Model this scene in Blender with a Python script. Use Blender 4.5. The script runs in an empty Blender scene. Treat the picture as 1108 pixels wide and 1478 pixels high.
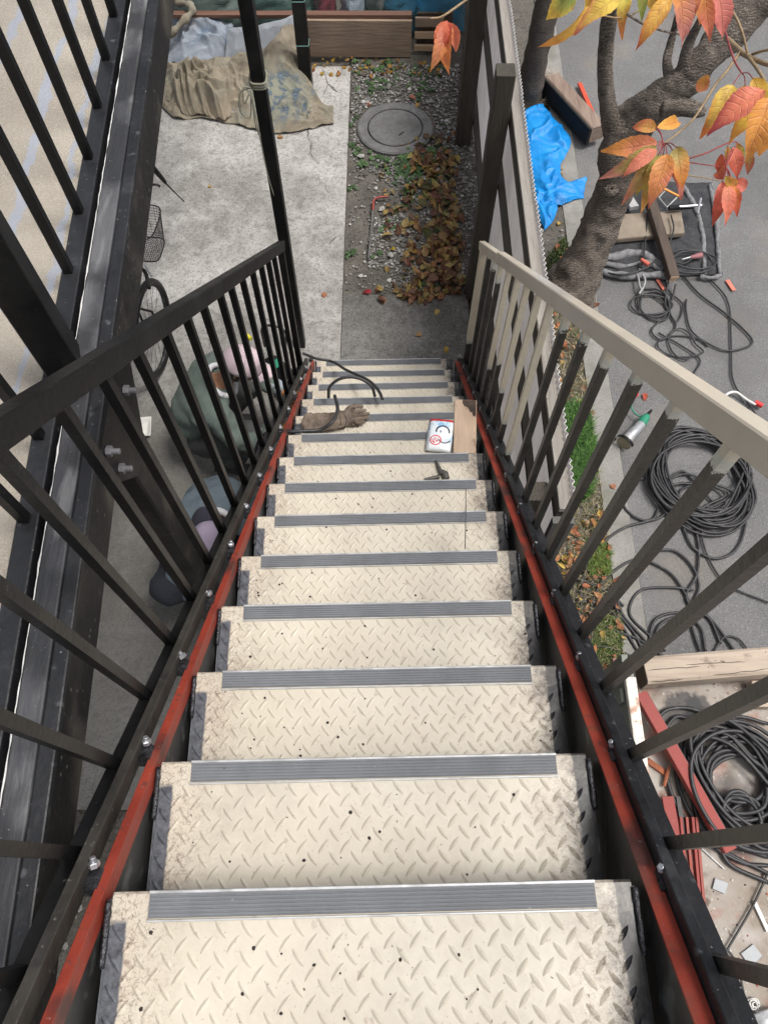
import bpy, bmesh, math, random
from math import sin, cos, pi, radians, sqrt, atan2
from mathutils import Vector, Matrix, noise
random.seed(7)
R = random.random
def ru(a, b): return a + (b - a) * R()

# ------------------------------------------------------------------ camera
FOC, CX, CY = 1088.8, 554.0, 739.0
CAM = Vector((0.02235, 0.02009, 4.22420))
CM = Matrix(((0.99998901, -0.00331259, 0.0033178), (0.00442014, 0.90205683, -0.43159465), (-0.00156315, 0.43160457, 0.90206156)))
cd = bpy.data.cameras.new('camera'); cam = bpy.data.objects.new('camera', cd)
bpy.context.scene.collection.objects.link(cam)
cam.matrix_world = Matrix.Translation(CAM) @ CM.to_4x4()
cd.sensor_fit = 'HORIZONTAL'; cd.sensor_width = 36; cd.lens = 36 * FOC / 1108
cd.clip_start = 0.05; cd.clip_end = 500
SC = bpy.context.scene; SC.camera = cam

# ------------------------------------------------------------------ light
w = bpy.data.worlds.new('World'); SC.world = w; w.use_nodes = True
nt = w.node_tree; nt.nodes.clear()
sky = nt.nodes.new('ShaderNodeTexSky'); sky.sky_type = 'NISHITA'; sky.sun_disc = False
sky.sun_elevation = radians(68); sky.sun_rotation = radians(100); sky.air_density = 1.0; sky.dust_density = 6.0; sky.ozone_density = 1.0
hs = nt.nodes.new('ShaderNodeHueSaturation'); hs.inputs['Saturation'].default_value = 0.38
bg = nt.nodes.new('ShaderNodeBackground'); bg.inputs['Strength'].default_value = 0.115
wo = nt.nodes.new('ShaderNodeOutputWorld')
nt.links.new(sky.outputs[0], hs.inputs['Color']); nt.links.new(hs.outputs[0], bg.inputs['Color']); nt.links.new(bg.outputs[0], wo.inputs['Surface'])
sl = bpy.data.lights.new('sun', 'SUN'); sl.energy = 1.5; sl.angle = radians(16); sl.color = (1, .96, .9)
so = bpy.data.objects.new('sun', sl); SC.collection.objects.link(so)
sdir = Vector((sin(radians(100)) * cos(radians(68)), cos(radians(100)) * cos(radians(68)), sin(radians(68))))
so.rotation_euler = sdir.to_track_quat('Z', 'Y').to_euler(); so.location = (3, -3, 8)
SC.view_settings.view_transform = 'Standard'; SC.view_settings.look = 'None'
SC.view_settings.exposure = 0.55; SC.view_settings.gamma = 1.0

# ------------------------------------------------------------------ helpers
def ray(px, py): return CM @ Vector(((px - CX) / FOC, -(py - CY) / FOC, -1.0))
def at(px, py, z=0.0):
    d = ray(px, py); return CAM + d * ((z - CAM.z) / d.z)
def atd(px, py, dep): return CAM + ray(px, py) * dep
RUN, RISE, Z0 = 0.23481, 0.2, 2.8
K = RISE / RUN
def slz(y): return Z0 - K * y

class MB:
    def __init__(s): s.v = []; s.f = []; s.c = []; s.uv = None
    def add(s, vs, fs, col=None):
        o = len(s.v); s.v += [tuple(a) for a in vs]; s.f += [tuple(i + o for i in f) for f in fs]
        s.c += [col] * len(vs)
    def bar(s, p0, p1, w, h, up=(0, 0, 1), ch=.08, cap=True):
        p0 = Vector(p0); p1 = Vector(p1); d = (p1 - p0).normalized(); up = Vector(up)
        if abs(d.dot(up)) > .99: up = Vector((0, 1, 0)) if abs(d.y) < .9 else Vector((1, 0, 0))
        sd = d.cross(up).normalized(); u = sd.cross(d).normalized()
        c = ch * min(w, h); a, b = w / 2, h / 2
        pr = [(a, -b + c), (a, b - c), (a - c, b), (-a + c, b), (-a, b - c), (-a, -b + c), (-a + c, -b), (a - c, -b)]
        vs = [p + sd * x + u * y for p in (p0, p1) for x, y in pr]
        fs = [(i, (i + 1) % 8, 8 + (i + 1) % 8, 8 + i) for i in range(8)] + [tuple(range(7, -1, -1)), tuple(range(8, 16))]
        s.add(vs, fs); return s
    def box(s, c, d, rot=None, ch=.04):
        c = Vector(c); v = Vector((0, 0, d[2] / 2)); u = Vector((0, 1, 0))
        if rot is not None:
            M = rot if isinstance(rot, Matrix) else Matrix.Rotation(rot, 3, 'Z')
            v = M @ v; u = M @ u
        p0 = c - v; p1 = c + v; dd = (p1 - p0).normalized()
        sd = dd.cross(u).normalized()
        cc = ch * min(d[0], d[1]); a, b = d[0] / 2, d[1] / 2
        pr = [(a, -b + cc), (a, b - cc), (a - cc, b), (-a + cc, b), (-a, b - cc), (-a, -b + cc), (-a + cc, -b), (a - cc, -b)]
        uu = sd.cross(dd).normalized()
        vs = [p + sd * x + uu * y for p in (p0, p1) for x, y in pr]
        fs = [(i, (i + 1) % 8, 8 + (i + 1) % 8, 8 + i) for i in range(8)] + [tuple(range(7, -1, -1)), tuple(range(8, 16))]
        s.add(vs, fs); return s
    def tube(s, pts, r, n=8, cap=True, disp=None):
        pts = [Vector(p) for p in pts]; m = len(pts); rs = r if isinstance(r, (list, tuple)) else [r] * m
        t = (pts[1] - pts[0]).normalized(); nrm = t.orthogonal().normalized(); vs = []
        for i, p in enumerate(pts):
            t2 = (pts[min(i + 1, m - 1)] - pts[max(i - 1, 0)])
            if t2.length > 1e-9: t = t2.normalized()
            nrm = (nrm - t * nrm.dot(t))
            nrm = nrm.normalized() if nrm.length > 1e-6 else t.orthogonal().normalized()
            b = t.cross(nrm)
            for k in range(n):
                a = 2 * pi * k / n; q = p + (nrm * cos(a) + b * sin(a)) * rs[i]
                if disp: q = q + (q - p).normalized() * disp(q, rs[i])
                vs.append(q)
        fs = [(i * n + k, i * n + (k + 1) % n, (i + 1) * n + (k + 1) % n, (i + 1) * n + k) for i in range(m - 1) for k in range(n)]
        if cap: fs += [tuple(range(n - 1, -1, -1)), tuple(range((m - 1) * n, m * n))]
        s.add(vs, fs); return s
    def lathe(s, prof, c=(0, 0, 0), n=32, rot=None):
        c = Vector(c); vs = []
        for r, z in prof:
            for k in range(n):
                a = 2 * pi * k / n; q = Vector((r * cos(a), r * sin(a), z))
                if rot is not None: q = rot @ q
                vs.append(c + q)
        m = len(prof)
        fs = [(i * n + k, i * n + (k + 1) % n, (i + 1) * n + (k + 1) % n, (i + 1) * n + k) for i in range(m - 1) for k in range(n)]
        fs += [tuple(range(n - 1, -1, -1)), tuple(range((m - 1) * n, m * n))]
        s.add(vs, fs); return s
    def prism(s, poly, z0, z1):
        n = len(poly); vs = [(x, y, z0) for x, y in poly] + [(x, y, z1) for x, y in poly]
        s.add(vs, [(i, (i + 1) % n, n + (i + 1) % n, n + i) for i in range(n)] + [tuple(range(n - 1, -1, -1)), tuple(range(n, 2 * n))]); return s
    def grid(s, P):
        n, m = len(P), len(P[0]); s.add([p for row in P for p in row], [(i * m + j, (i + 1) * m + j, (i + 1) * m + j + 1, i * m + j + 1) for i in range(n - 1) for j in range(m - 1)]); return s
    def build(s, name, mat, parent=None, smooth=None, loc=None, rot=None, **tags):
        me = bpy.data.meshes.new(name); me.from_pydata(s.v, [], s.f); me.validate(); me.update()
        if any(c is not None for c in s.c):
            at_ = me.color_attributes.new('Col', 'FLOAT_COLOR', 'POINT')
            for i, c in enumerate(s.c):
                if c is not None: at_.data[i].color = (c[0], c[1], c[2], 1)
        if mat: me.materials.append(mat)
        o = bpy.data.objects.new(name, me); SC.collection.objects.link(o)
        if smooth is not None:
            if smooth >= 180: me.shade_smooth()
            else:
                me.shade_smooth(); me.set_sharp_from_angle(angle=radians(smooth))
        if loc is not None: o.location = loc
        if rot is not None: o.rotation_euler = rot
        if parent: o.parent = parent
        for k, v in tags.items(): o[k] = v
        return o
def thing(name, label, cat, loc=(0, 0, 0), rz=0, group=None):
    o = bpy.data.objects.new(name, None); SC.collection.objects.link(o); o.empty_display_size = .1
    o.location = loc; o.rotation_euler = (0, 0, rz); o['label'] = label; o['category'] = cat
    if group: o['group'] = group
    return o
def tag(o, label, cat, group=None):
    o['label'] = label; o['category'] = cat
    if group: o['group'] = group
    return o
def inst(src, name, parent, loc=None, rot=None, sc=None):
    o = src.copy(); o.name = name; SC.collection.objects.link(o); o.parent = parent
    if loc is not None: o.location = loc
    if rot is not None: o.rotation_euler = rot
    if sc is not None: o.scale = sc
    return o
def cat(P, n=6, closed=False):
    P = [Vector(p) for p in P]; out = []
    m = len(P)
    for i in range(m - 1 if not closed else m):
        a = P[i - 1] if (i > 0 or closed) else P[0] * 2 - P[1]; b = P[i]; c = P[(i + 1) % m]
        d = P[(i + 2) % m] if (i + 2 < m or closed) else P[-1] * 2 - P[-2]
        for k in range(n):
            t = k / n; out.append(.5 * ((2 * b) + (c - a) * t + (2 * a - 5 * b + 4 * c - d) * t * t + (3 * b - a - 3 * c + d) * t ** 3))
    if not closed: out.append(P[-1])
    return out
def fn(x, y=0, z=0, s=1.0, o=3):
    return noise.fractal(Vector((x * s, y * s, z * s)), 1.0, 2.0, o)

# ------------------------------------------------------------------ materials
def pm(name, cols, scale=8, rough=.6, metal=0, bump=.2, bscale=None, spots=(), attr=False, stretch=(1, 1, 1), rvar=.12, trans=0, obj=False, detail=8, coat=0):
    """cols: list of (pos,rgb) over a fractal noise; spots: (scale, threshold, softness, rgb, amount) dirt marks"""
    m = bpy.data.materials.new(name); m.use_nodes = True; t = m.node_tree; N = t.nodes; L = t.links
    b = N['Principled BSDF']; b.inputs['Metallic'].default_value = metal
    if coat: b.inputs['Coat Weight'].default_value = coat
    if obj:
        src = N.new('ShaderNodeTexCoord').outputs['Object']
    else:
        src = N.new('ShaderNodeNewGeometry').outputs['Position']
    mp = N.new('ShaderNodeMapping'); mp.inputs['Scale'].default_value = stretch; L.new(src, mp.inputs['Vector'])
    n1 = N.new('ShaderNodeTexNoise'); n1.inputs['Scale'].default_value = scale; n1.inputs['Detail'].default_value = detail; n1.inputs['Roughness'].default_value = .62
    L.new(mp.outputs[0], n1.inputs['Vector'])
    cr = N.new('ShaderNodeValToRGB'); L.new(n1.outputs['Fac'], cr.inputs[0])
    el = cr.color_ramp.elements
    while len(el) < len(cols): el.new(.5)
    for e, (p, c) in zip(el, cols): e.position = p; e.color = (*c, 1)
    out = cr.outputs[0]
    if attr:
        a = N.new('ShaderNodeAttribute'); a.attribute_name = 'Col'
        mx = N.new('ShaderNodeMix'); mx.data_type = 'RGBA'; mx.blend_type = 'MULTIPLY'; mx.inputs[0].default_value = 1
        L.new(a.outputs['Color'], mx.inputs[6]); L.new(out, mx.inputs[7]); out = mx.outputs[2]
    for k, sp in enumerate(spots):
        sc_, th, so_, c, am = sp[:5]
        n2 = N.new('ShaderNodeTexNoise'); n2.inputs['Scale'].default_value = sc_; n2.inputs['Detail'].default_value = 5
        of = N.new('ShaderNodeVectorMath'); of.operation = 'ADD'; of.inputs[1].default_value = (3.7 * k + 1.3, 7.1 * k, 2.2 * k + .7)
        L.new(src if len(sp) < 6 else mp.outputs[0], of.inputs[0]); L.new(of.outputs[0], n2.inputs['Vector'])
        mr = N.new('ShaderNodeMapRange'); mr.inputs[1].default_value = th - so_; mr.inputs[2].default_value = th + so_; mr.inputs[4].default_value = am
        L.new(n2.outputs['Fac'], mr.inputs[0])
        mx = N.new('ShaderNodeMix'); mx.data_type = 'RGBA'; L.new(mr.outputs[0], mx.inputs[0]); L.new(out, mx.inputs[6]); mx.inputs[7].default_value = (*c, 1); out = mx.outputs[2]
    L.new(out, b.inputs['Base Color'])
    mr = N.new('ShaderNodeMapRange'); mr.inputs[3].default_value = max(.05, rough - rvar); mr.inputs[4].default_value = min(1, rough + rvar); L.new(n1.outputs['Fac'], mr.inputs[0]); L.new(mr.outputs[0], b.inputs['Roughness'])
    if bump:
        n3 = N.new('ShaderNodeTexNoise'); n3.inputs['Scale'].default_value = bscale or scale * 4; n3.inputs['Detail'].default_value = 6; L.new(mp.outputs[0], n3.inputs['Vector'])
        bp = N.new('ShaderNodeBump'); bp.inputs['Strength'].default_value = bump; bp.inputs['Distance'].default_value = .01; L.new(n3.outputs['Fac'], bp.inputs['Height']); L.new(bp.outputs[0], b.inputs['Normal'])
    if trans:
        tr = N.new('ShaderNodeBsdfTranslucent'); L.new(out, tr.inputs['Color']); ms = N.new('ShaderNodeMixShader'); ms.inputs[0].default_value = trans
        L.new(b.outputs[0], ms.inputs[1]); L.new(tr.outputs[0], ms.inputs[2]); L.new(ms.outputs[0], N['Material Output'].inputs['Surface'])
    m['_out'] = 0
    return m
def math_(t, op, a, b=None, clamp=False):
    n = t.nodes.new('ShaderNodeMath'); n.operation = op; n.use_clamp = clamp
    for i, x in enumerate((a, b)):
        if x is None: continue
        if isinstance(x, (int, float)): n.inputs[i].default_value = x
        else: t.links.new(x, n.inputs[i])
    return n.outputs[0]
def mixc(t, fac, a, b):
    mx = t.nodes.new('ShaderNodeMix'); mx.data_type = 'RGBA'
    if isinstance(fac, (int, float)): mx.inputs[0].default_value = fac
    else: t.links.new(fac, mx.inputs[0])
    for i, x in ((6, a), (7, b)):
        if isinstance(x, tuple): mx.inputs[i].default_value = (*x, 1)
        else: t.links.new(x, mx.inputs[i])
    return mx.outputs[2]
def base_of(m):
    t = m.node_tree; b = t.nodes['Principled BSDF']; return t, b, b.inputs['Base Color'].links[0].from_socket
def tnoise(t, vec, scale, detail=5, rough=.6):
    n = t.nodes.new('ShaderNodeTexNoise'); n.inputs['Scale'].default_value = scale; n.inputs['Detail'].default_value = detail; n.inputs['Roughness'].default_value = rough
    if vec is not None: t.links.new(vec, n.inputs['Vector'])
    return n.outputs['Fac']
def step_(t, x, lo, hi, o0=0., o1=1.):
    n = t.nodes.new('ShaderNodeMapRange'); t.links.new(x, n.inputs[0]); n.inputs[1].default_value = lo; n.inputs[2].default_value = hi; n.inputs[3].default_value = o0; n.inputs[4].default_value = o1
    return n.outputs[0]

BLK = pm('black_paint', [(.3, (.0035, .0035, .004)), (.7, (.008, .008, .0085))], 14, .42, 0, .12, 60, spots=[(90, .70, .02, (.09, .09, .09), .5), (6, .62, .1, (.022, .022, .022), .6)])
BLKG = pm('black_paint_rubbed', [(.3, (.009, .0095, .011)), (.6, (.02, .021, .024)), (.8, (.05, .052, .057))], 9, .45, 0, .25, 50, spots=[(140, .72, .02, (.4, .4, .4), .6), (30, .68, .04, (.1, .105, .11), .6)])
WORN = pm('worn_grey_steel', [(.25, (.022, .023, .027)), (.5, (.055, .057, .063)), (.8, (.14, .142, .15))], 9, .6, 0, .3, 60, spots=[(30, .60, .06, (.24, .24, .24), .5, 1), (4, .52, .05, (.016, .017, .02), .85), (220, .71, .02, (.5, .5, .5), .5)], stretch=(1, .16, 1))
BLK.node_tree.nodes['Principled BSDF'].inputs['Specular IOR Level'].default_value = .3
BLKG.node_tree.nodes['Principled BSDF'].inputs['Specular IOR Level'].default_value = .35
BRN = pm('brown_grey_paint', [(.3, (.022, .020, .017)), (.7, (.052, .048, .041))], 12, .5, 0, .2, 60, spots=[(70, .68, .02, (.2, .19, .17), .5), (20, .62, .06, (.015, .015, .015), .7)], stretch=(1, .5, 1))
SOOT = pm('sooty_beam_web', [(.3, (.008, .008, .009)), (.5, (.03, .027, .023)), (.75, (.11, .098, .08))], 4.5, .6, 0, .3, 40, spots=[(3.2, .5, .08, (.006, .006, .007), .95), (60, .68, .03, (.2, .19, .17), .5)])
RED = pm('red_primer', [(.3, (.20, .026, .014)), (.7, (.30, .042, .022))], 10, .55, 0, .15, 60, spots=[(6, .60, .05, (.03, .022, .02), .8), (45, .66, .03, (.09, .04, .03), .7), (120, .70, .02, (.3, .26, .24), .5), (16, .62, .06, (.16, .05, .035), .6)])
DKW = pm('dark_steel_web', [(.3, (.012, .012, .012)), (.7, (.032, .032, .031))], 8, .5, .1, .2, 40, spots=[(12, .62, .05, (.14, .15, .15), .5)])
ALU = pm('aluminium', [(.3, (.36, .37, .375)), (.7, (.55, .555, .56))], 20, .45, .35, .05, spots=[(14, .55, .06, (.25, .25, .25), .6)])
GRIP = pm('grey_vinyl_grip', [(.3, (.115, .123, .135)), (.7, (.165, .175, .19))], 14, .6, 0, .1, 90, spots=[(110, .73, .02, (.4, .4, .4), .6), (60, .74, .02, (.02, .02, .02), .8)])
WELD = pm('weld_slag', [(.3, (.012, .012, .014)), (.7, (.08, .08, .09))], 60, .25, .6, .5, 150)
ZINC = pm('zinc_bolt', [(.3, (.3, .31, .33)), (.7, (.6, .61, .64))], 60, .4, .8, .1)

# checker plate in cream paint, burnt and primed at the welded ends (position along the tread)
def plate_mat():
    m = pm('cream_checker_plate', [(.2, (.46, .415, .335)), (.5, (.55, .505, .415)), (.8, (.61, .57, .48))], 3.0, .40, 0, .1, 70, spots=[(95, .735, .012, (.05, .03, .025), .95), (38, .69, .02, (.32, .25, .19), .55), (9, .62, .1, (.5, .44, .37), .5), (160, .68, .02, (.25, .2, .16), .6)])
    t, b, c = base_of(m); N = t.nodes
    tc = N.new('ShaderNodeTexCoord'); sx = N.new('ShaderNodeSeparateXYZ'); t.links.new(tc.outputs['Object'], sx.inputs[0])
    g = N.new('ShaderNodeNewGeometry'); pos = g.outputs['Position']
    ax = math_(t, 'ABSOLUTE', sx.outputs[0])
    nb = tnoise(t, pos, 9, 6, .7); nf = tnoise(t, pos, 55, 5, .75)
    # rusty scorch
    e = math_(t, 'ADD', ax, math_(t, 'MULTIPLY', math_(t, 'SUBTRACT', nb, .5), .14))
    right = step_(t, sx.outputs[0], 0, .01)
    nv = tnoise(t, pos, 85, 8, .9); nw = N.new('ShaderNodeTexVoronoi'); nw.feature = 'DISTANCE_TO_EDGE'; nw.inputs['Scale'].default_value = 75; nw.inputs['Randomness'].default_value = 1; t.links.new(pos, nw.inputs['Vector'])
    tint = step_(t, e, .28, .43)
    c = mixc(t, math_(t, 'MULTIPLY', tint, math_(t, 'MULTIPLY', step_(t, nb, .4, .65), .42)), c, (.40, .29, .22))
    sc = math_(t, 'MULTIPLY', step_(t, e, .30, .42), math_(t, 'MAXIMUM', step_(t, nv, .525, .575), math_(t, 'MULTIPLY', step_(t, nw.outputs['Distance'], .01, .05, 1, 0), step_(t, nf, .45, .55))), True)
    c = mixc(t, math_(t, 'MULTIPLY', sc, .85), c, (.10, .055, .045))
    gr = math_(t, 'MULTIPLY', step_(t, tnoise(t, pos, 4.5, 7, .7), .50, .68), .42)
    c = mixc(t, gr, c, (.36, .33, .28))
    sc2 = math_(t, 'MULTIPLY', math_(t, 'MULTIPLY', step_(t, e, .36, .425), right), step_(t, nf, .3, .6), True)
    c = mixc(t, math_(t, 'MULTIPLY', sc2, .85), c, (.03, .025, .025))
    # primer band at the ends, not on the nosing corner
    nosy = math_(t, 'ADD', sx.outputs[1], math_(t, 'MULTIPLY', math_(t, 'SUBTRACT', nb, .5), .05))
    back = math_(t, 'MAXIMUM', step_(t, nosy, -.052, -.044, 1, 0), math_(t, 'MULTIPLY', right, .8))
    band = math_(t, 'MULTIPLY', step_(t, math_(t, 'ADD', ax, math_(t, 'MULTIPLY', math_(t, 'SUBTRACT', nf, .5), .012)), .407, .411), back, True)
    prim = mixc(t, right, mixc(t, step_(t, nf, .35, .65), (.035, .037, .045), (.12, .128, .15)), mixc(t, step_(t, nf, .5, .7), (.010, .010, .012), (.05, .05, .055)))
    c = mixc(t, band, c, prim)
    t.links.new(c, b.inputs['Base Color'])
    return m
PLATE = plate_mat()

def conc(name, cols, dark, y_dirt_shade=None):
    m = pm(name, cols, 3.4, .85, 0, .5, 60, spots=[(3.6, .54, .12, dark, .42), (24, .58, .06, tuple(x * .8 for x in dark), .35), (9, .6, .06, tuple(min(1, x * 1.15) for x in cols[-1][1]), .3), (.8, .55, .1, tuple(min(1, x * 1.9) for x in cols[-1][1]), .35), (70, .60, .05, tuple(x * .5 for x in cols[0][1]), .6), (42, .57, .06, tuple(x * .7 for x in cols[0][1]), .4), (110, .58, .04, tuple(min(1, x * 1.25) for x in cols[-1][1]), .4), (160, .66, .03, (.55, .54, .5), .35), (14, .62, .05, dark, .45)], detail=10)
    t, b, c = base_of(m); N = t.nodes; g = N.new('ShaderNodeNewGeometry')
    # hairline cracks
    wv = N.new('ShaderNodeTexNoise'); wv.inputs['Scale'].default_value = 3; wv.inputs['Detail'].default_value = 6; t.links.new(g.outputs['Position'], wv.inputs['Vector'])
    mv = N.new('ShaderNodeMix'); mv.data_type = 'VECTOR'; mv.inputs[0].default_value = .16; t.links.new(g.outputs['Position'], mv.inputs[4]); t.links.new(wv.outputs['Color'], mv.inputs[5])
    vo = N.new('ShaderNodeTexVoronoi'); vo.feature = 'DISTANCE_TO_EDGE'; vo.inputs['Scale'].default_value = .8; t.links.new(mv.outputs[1], vo.inputs['Vector'])
    msk = math_(t, 'MULTIPLY', step_(t, vo.outputs['Distance'], .001, .006, 1, 0), step_(t, tnoise(t, g.outputs['Position'], 2.2, 3), .52, .6), True)
    c = mixc(t, math_(t, 'MULTIPLY', msk, .8), c, tuple(x * .35 for x in dark))
    if y_dirt_shade:  # damp dirt plus shade of the walkway overhang, painted into the near slab
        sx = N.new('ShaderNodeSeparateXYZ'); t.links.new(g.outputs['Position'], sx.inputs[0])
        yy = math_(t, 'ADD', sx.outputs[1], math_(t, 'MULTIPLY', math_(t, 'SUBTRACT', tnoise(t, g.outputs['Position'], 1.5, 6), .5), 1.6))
        d = step_(t, yy, y_dirt_shade[0], y_dirt_shade[1], 1, 0)
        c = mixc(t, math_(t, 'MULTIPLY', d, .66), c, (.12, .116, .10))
    t.links.new(c, b.inputs['Base Color'])
    return m
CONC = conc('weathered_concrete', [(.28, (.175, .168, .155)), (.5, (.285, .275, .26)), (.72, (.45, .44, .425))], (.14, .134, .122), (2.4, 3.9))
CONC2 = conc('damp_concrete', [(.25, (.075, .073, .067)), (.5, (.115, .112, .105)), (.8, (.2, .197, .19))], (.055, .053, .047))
ASPH = pm('asphalt', [(.3, (.13, .13, .132)), (.7, (.20, .20, .20))], 2.2, .9, 0, .8, 150, spots=[(120, .60, .03, (.36, .355, .35), .5), (95, .6, .03, (.05, .05, .05), .5), (6, .56, .05, (.15, .148, .145), .5), (2.5, .62, .08, (.25, .21, .17), .35), (1.2, .6, .1, (.1, .1, .1), .4)])
KERB = pm('kerb_concrete', [(.3, (.2, .195, .18)), (.7, (.31, .3, .28))], 4, .9, 0, .5, 180, spots=[(150, .6, .05, (.1, .1, .09), .5), (5, .6, .1, (.14, .14, .11), .6)])
SOIL = pm('soil', [(.3, (.075, .068, .058)), (.7, (.15, .137, .118))], 5, .95, 0, 1, 90, spots=[(120, .6, .05, (.2, .19, .17), .5), (40, .6, .05, (.03, .026, .02), .6)])
STUC = pm('beige_stucco_floor', [(.3, (.31, .275, .225)), (.7, (.43, .39, .33))], 3, .9, 0, .5, 200, spots=[(170, .62, .04, (.2, .17, .13), .5), (300, .62, .04, (.7, .66, .6), .4)])
def stuc_streaks():
    t, b, c = base_of(STUC); N = t.nodes; g = N.new('ShaderNodeNewGeometry'); p = g.outputs['Position']
    sx = N.new('ShaderNodeSeparateXYZ'); t.links.new(p, sx.inputs[0])
    x = math_(t, 'ADD', sx.outputs[0], math_(t, 'MULTIPLY', math_(t, 'SUBTRACT', tnoise(t, p, 3.2, 4), .5), .16))
    x = math_(t, 'ADD', x, math_(t, 'MULTIPLY', sx.outputs[1], .02))
    ed = math_(t, 'MULTIPLY', math_(t, 'SUBTRACT', tnoise(t, p, 14, 3), .5), .03)
    for x0, wd in ((-.885, .006), (-1.02, .010), (-1.2, .008), (-1.42, .012)):
        d = math_(t, 'ADD', math_(t, 'ABSOLUTE', math_(t, 'SUBTRACT', x, x0)), ed)
        c = mixc(t, math_(t, 'MULTIPLY', step_(t, d, wd, wd + .006, 1, 0), .85), c, (.33, .36, .42))
    t.links.new(c, b.inputs['Base Color'])
stuc_streaks()
def woodm(name, a, b_, sc=6, st=(1, 1, 1), rough=.75, spots=()):
    return pm(name, [(.25, a), (.5, tuple((x + y) / 2 for x, y in zip(a, b_))), (.8, b_)], sc, rough, 0, .5, sc * 4, stretch=st, spots=list(spots), obj=True)
W_POST = woodm('dark_fence_wood', (.028, .024, .018), (.075, .065, .05), 22, (1, 1, .12), spots=[(3, .6, .1, (.05, .055, .035), .5)])
W_RAIL = woodm('fence_rail_wood', (.04, .035, .027), (.1, .088, .07), 22, (1, .1, 1))
W_CAP = woodm('grey_weathered_board', (.17, .155, .135), (.36, .335, .30), 24, (1, .08, 1), spots=[(50, .68, .03, (.08, .07, .06), .6)])
W_TIMB = woodm('weathered_timber', (.26, .2, .15), (.56, .47, .38), 18, (.10, 1, 1), spots=[(9, .66, .04, (.16, .11, .08), .7), (40, .7, .02, (.06, .04, .03), .8)])
W_PLANK = woodm('brown_plank', (.24, .17, .12), (.40, .30, .225), 14, (.12, 1, 1), spots=[(3, .58, .1, (.2, .16, .13), .6)])
W_PAL = woodm('fresh_pallet_wood', (.42, .28, .17), (.62, .46, .32), 14, (.12, 1, 1))
W_STEP = woodm('scorched_board', (.36, .25, .17), (.55, .42, .32), 10, (1, .2, 1), spots=[(22, .66, .05, (.12, .07, .05), .7)])
W_DARK = woodm('dark_wet_timber', (.035, .025, .018), (.12, .085, .065), 20, (1, .12, 1))
CHAR = pm('charred_wood', [(.3, (.006, .006, .006)), (.7, (.018, .017, .016))], 20, .95, 0, .5, 60)
W_TOP = woodm('reddish_worn_timber', (.15, .1, .075), (.34, .26, .21), 20, (1, .12, 1))
BOARD = pm('mdf_board', [(.3, (.19, .15, .11)), (.7, (.3, .25, .195))], 6, .7, 0, .2, 50, spots=[(8, .6, .08, (.1, .075, .05), .6)])
PANEL = pm('grey_corrugated_sheet', [(.3, (.40, .375, .37)), (.7, (.52, .49, .48))], 3, .5, 0, .1, 30, spots=[(6, .6, .1, (.34, .32, .3), .5)], stretch=(1, 1, .3), trans=.7)
PANEDGE = pm('white_sheet_edge', [(.3, (.55, .54, .52)), (.7, (.8, .79, .76))], 20, .5, 0, .1)
def bark(name, a, b_, c_):
    m = pm(name, [(.25, a), (.5, b_), (.8, c_)], 14, .85, 0, .9, 45, stretch=(1, 1, 1), spots=[(10, .62, .06, tuple(x * .5 for x in a), .6), (60, .68, .03, tuple(x * 1.7 for x in c_), .5)])
    t, b, c = base_of(m); N = t.nodes; g = N.new('ShaderNodeNewGeometry')
    mp = N.new('ShaderNodeMapping'); mp.inputs['Rotation'].default_value = (radians(40), 0, 0); mp.inputs['Scale'].default_value = (1, 1, 1); t.links.new(g.outputs['Position'], mp.inputs['Vector'])
    wv = N.new('ShaderNodeTexWave'); wv.wave_type = 'BANDS'; wv.bands_direction = 'Z'; wv.inputs['Scale'].default_value = 21; wv.inputs['Distortion'].default_value = 16; wv.inputs['Detail'].default_value = 8; wv.inputs['Detail Scale'].default_value = 1.4; wv.inputs['Detail Roughness'].default_value = .7
    t.links.new(mp.outputs[0], wv.inputs['Vector'])
    c = mixc(t, math_(t, 'MULTIPLY', step_(t, wv.outputs['Fac'], .5, .85), .6), c, tuple(x * 1.15 for x in c_))
    t.links.new(c, b.inputs['Base Color'])
    bp = N.new('ShaderNodeBump'); bp.inputs['Strength'].default_value = 1; bp.inputs['Distance'].default_value = .010
    old = b.inputs['Normal'].links[0].from_socket; t.links.new(old, bp.inputs['Normal']); t.links.new(wv.outputs['Fac'], bp.inputs['Height']); t.links.new(bp.outputs[0], b.inputs['Normal'])
    return m
BARK = bark('cherry_bark', (.062, .049, .039), (.19, .155, .125), (.42, .365, .31))
BARK2 = bark('brown_bark', (.07, .055, .042), (.13, .105, .085), (.2, .17, .14))
TWIG = pm('twig_bark', [(.3, (.2, .14, .075)), (.7, (.36, .26, .15))], 40, .6, 0, .3)
TWIGR = pm('red_petiole', [(.3, (.2, .03, .04)), (.7, (.34, .07, .06))], 40, .5, 0, .1)
RUB = pm('black_rubber_cable', [(.3, (.018, .018, .02)), (.7, (.04, .04, .043))], 30, .5, 0, .1, spots=[(20, .66, .05, (.1, .1, .1), .5)])
DIRT = pm('scattered_colour', [(.2, (.65, .65, .65)), (.8, (1.15, 1.15, 1.15))], 60, .8, 0, .3, 200, attr=True)
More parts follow.
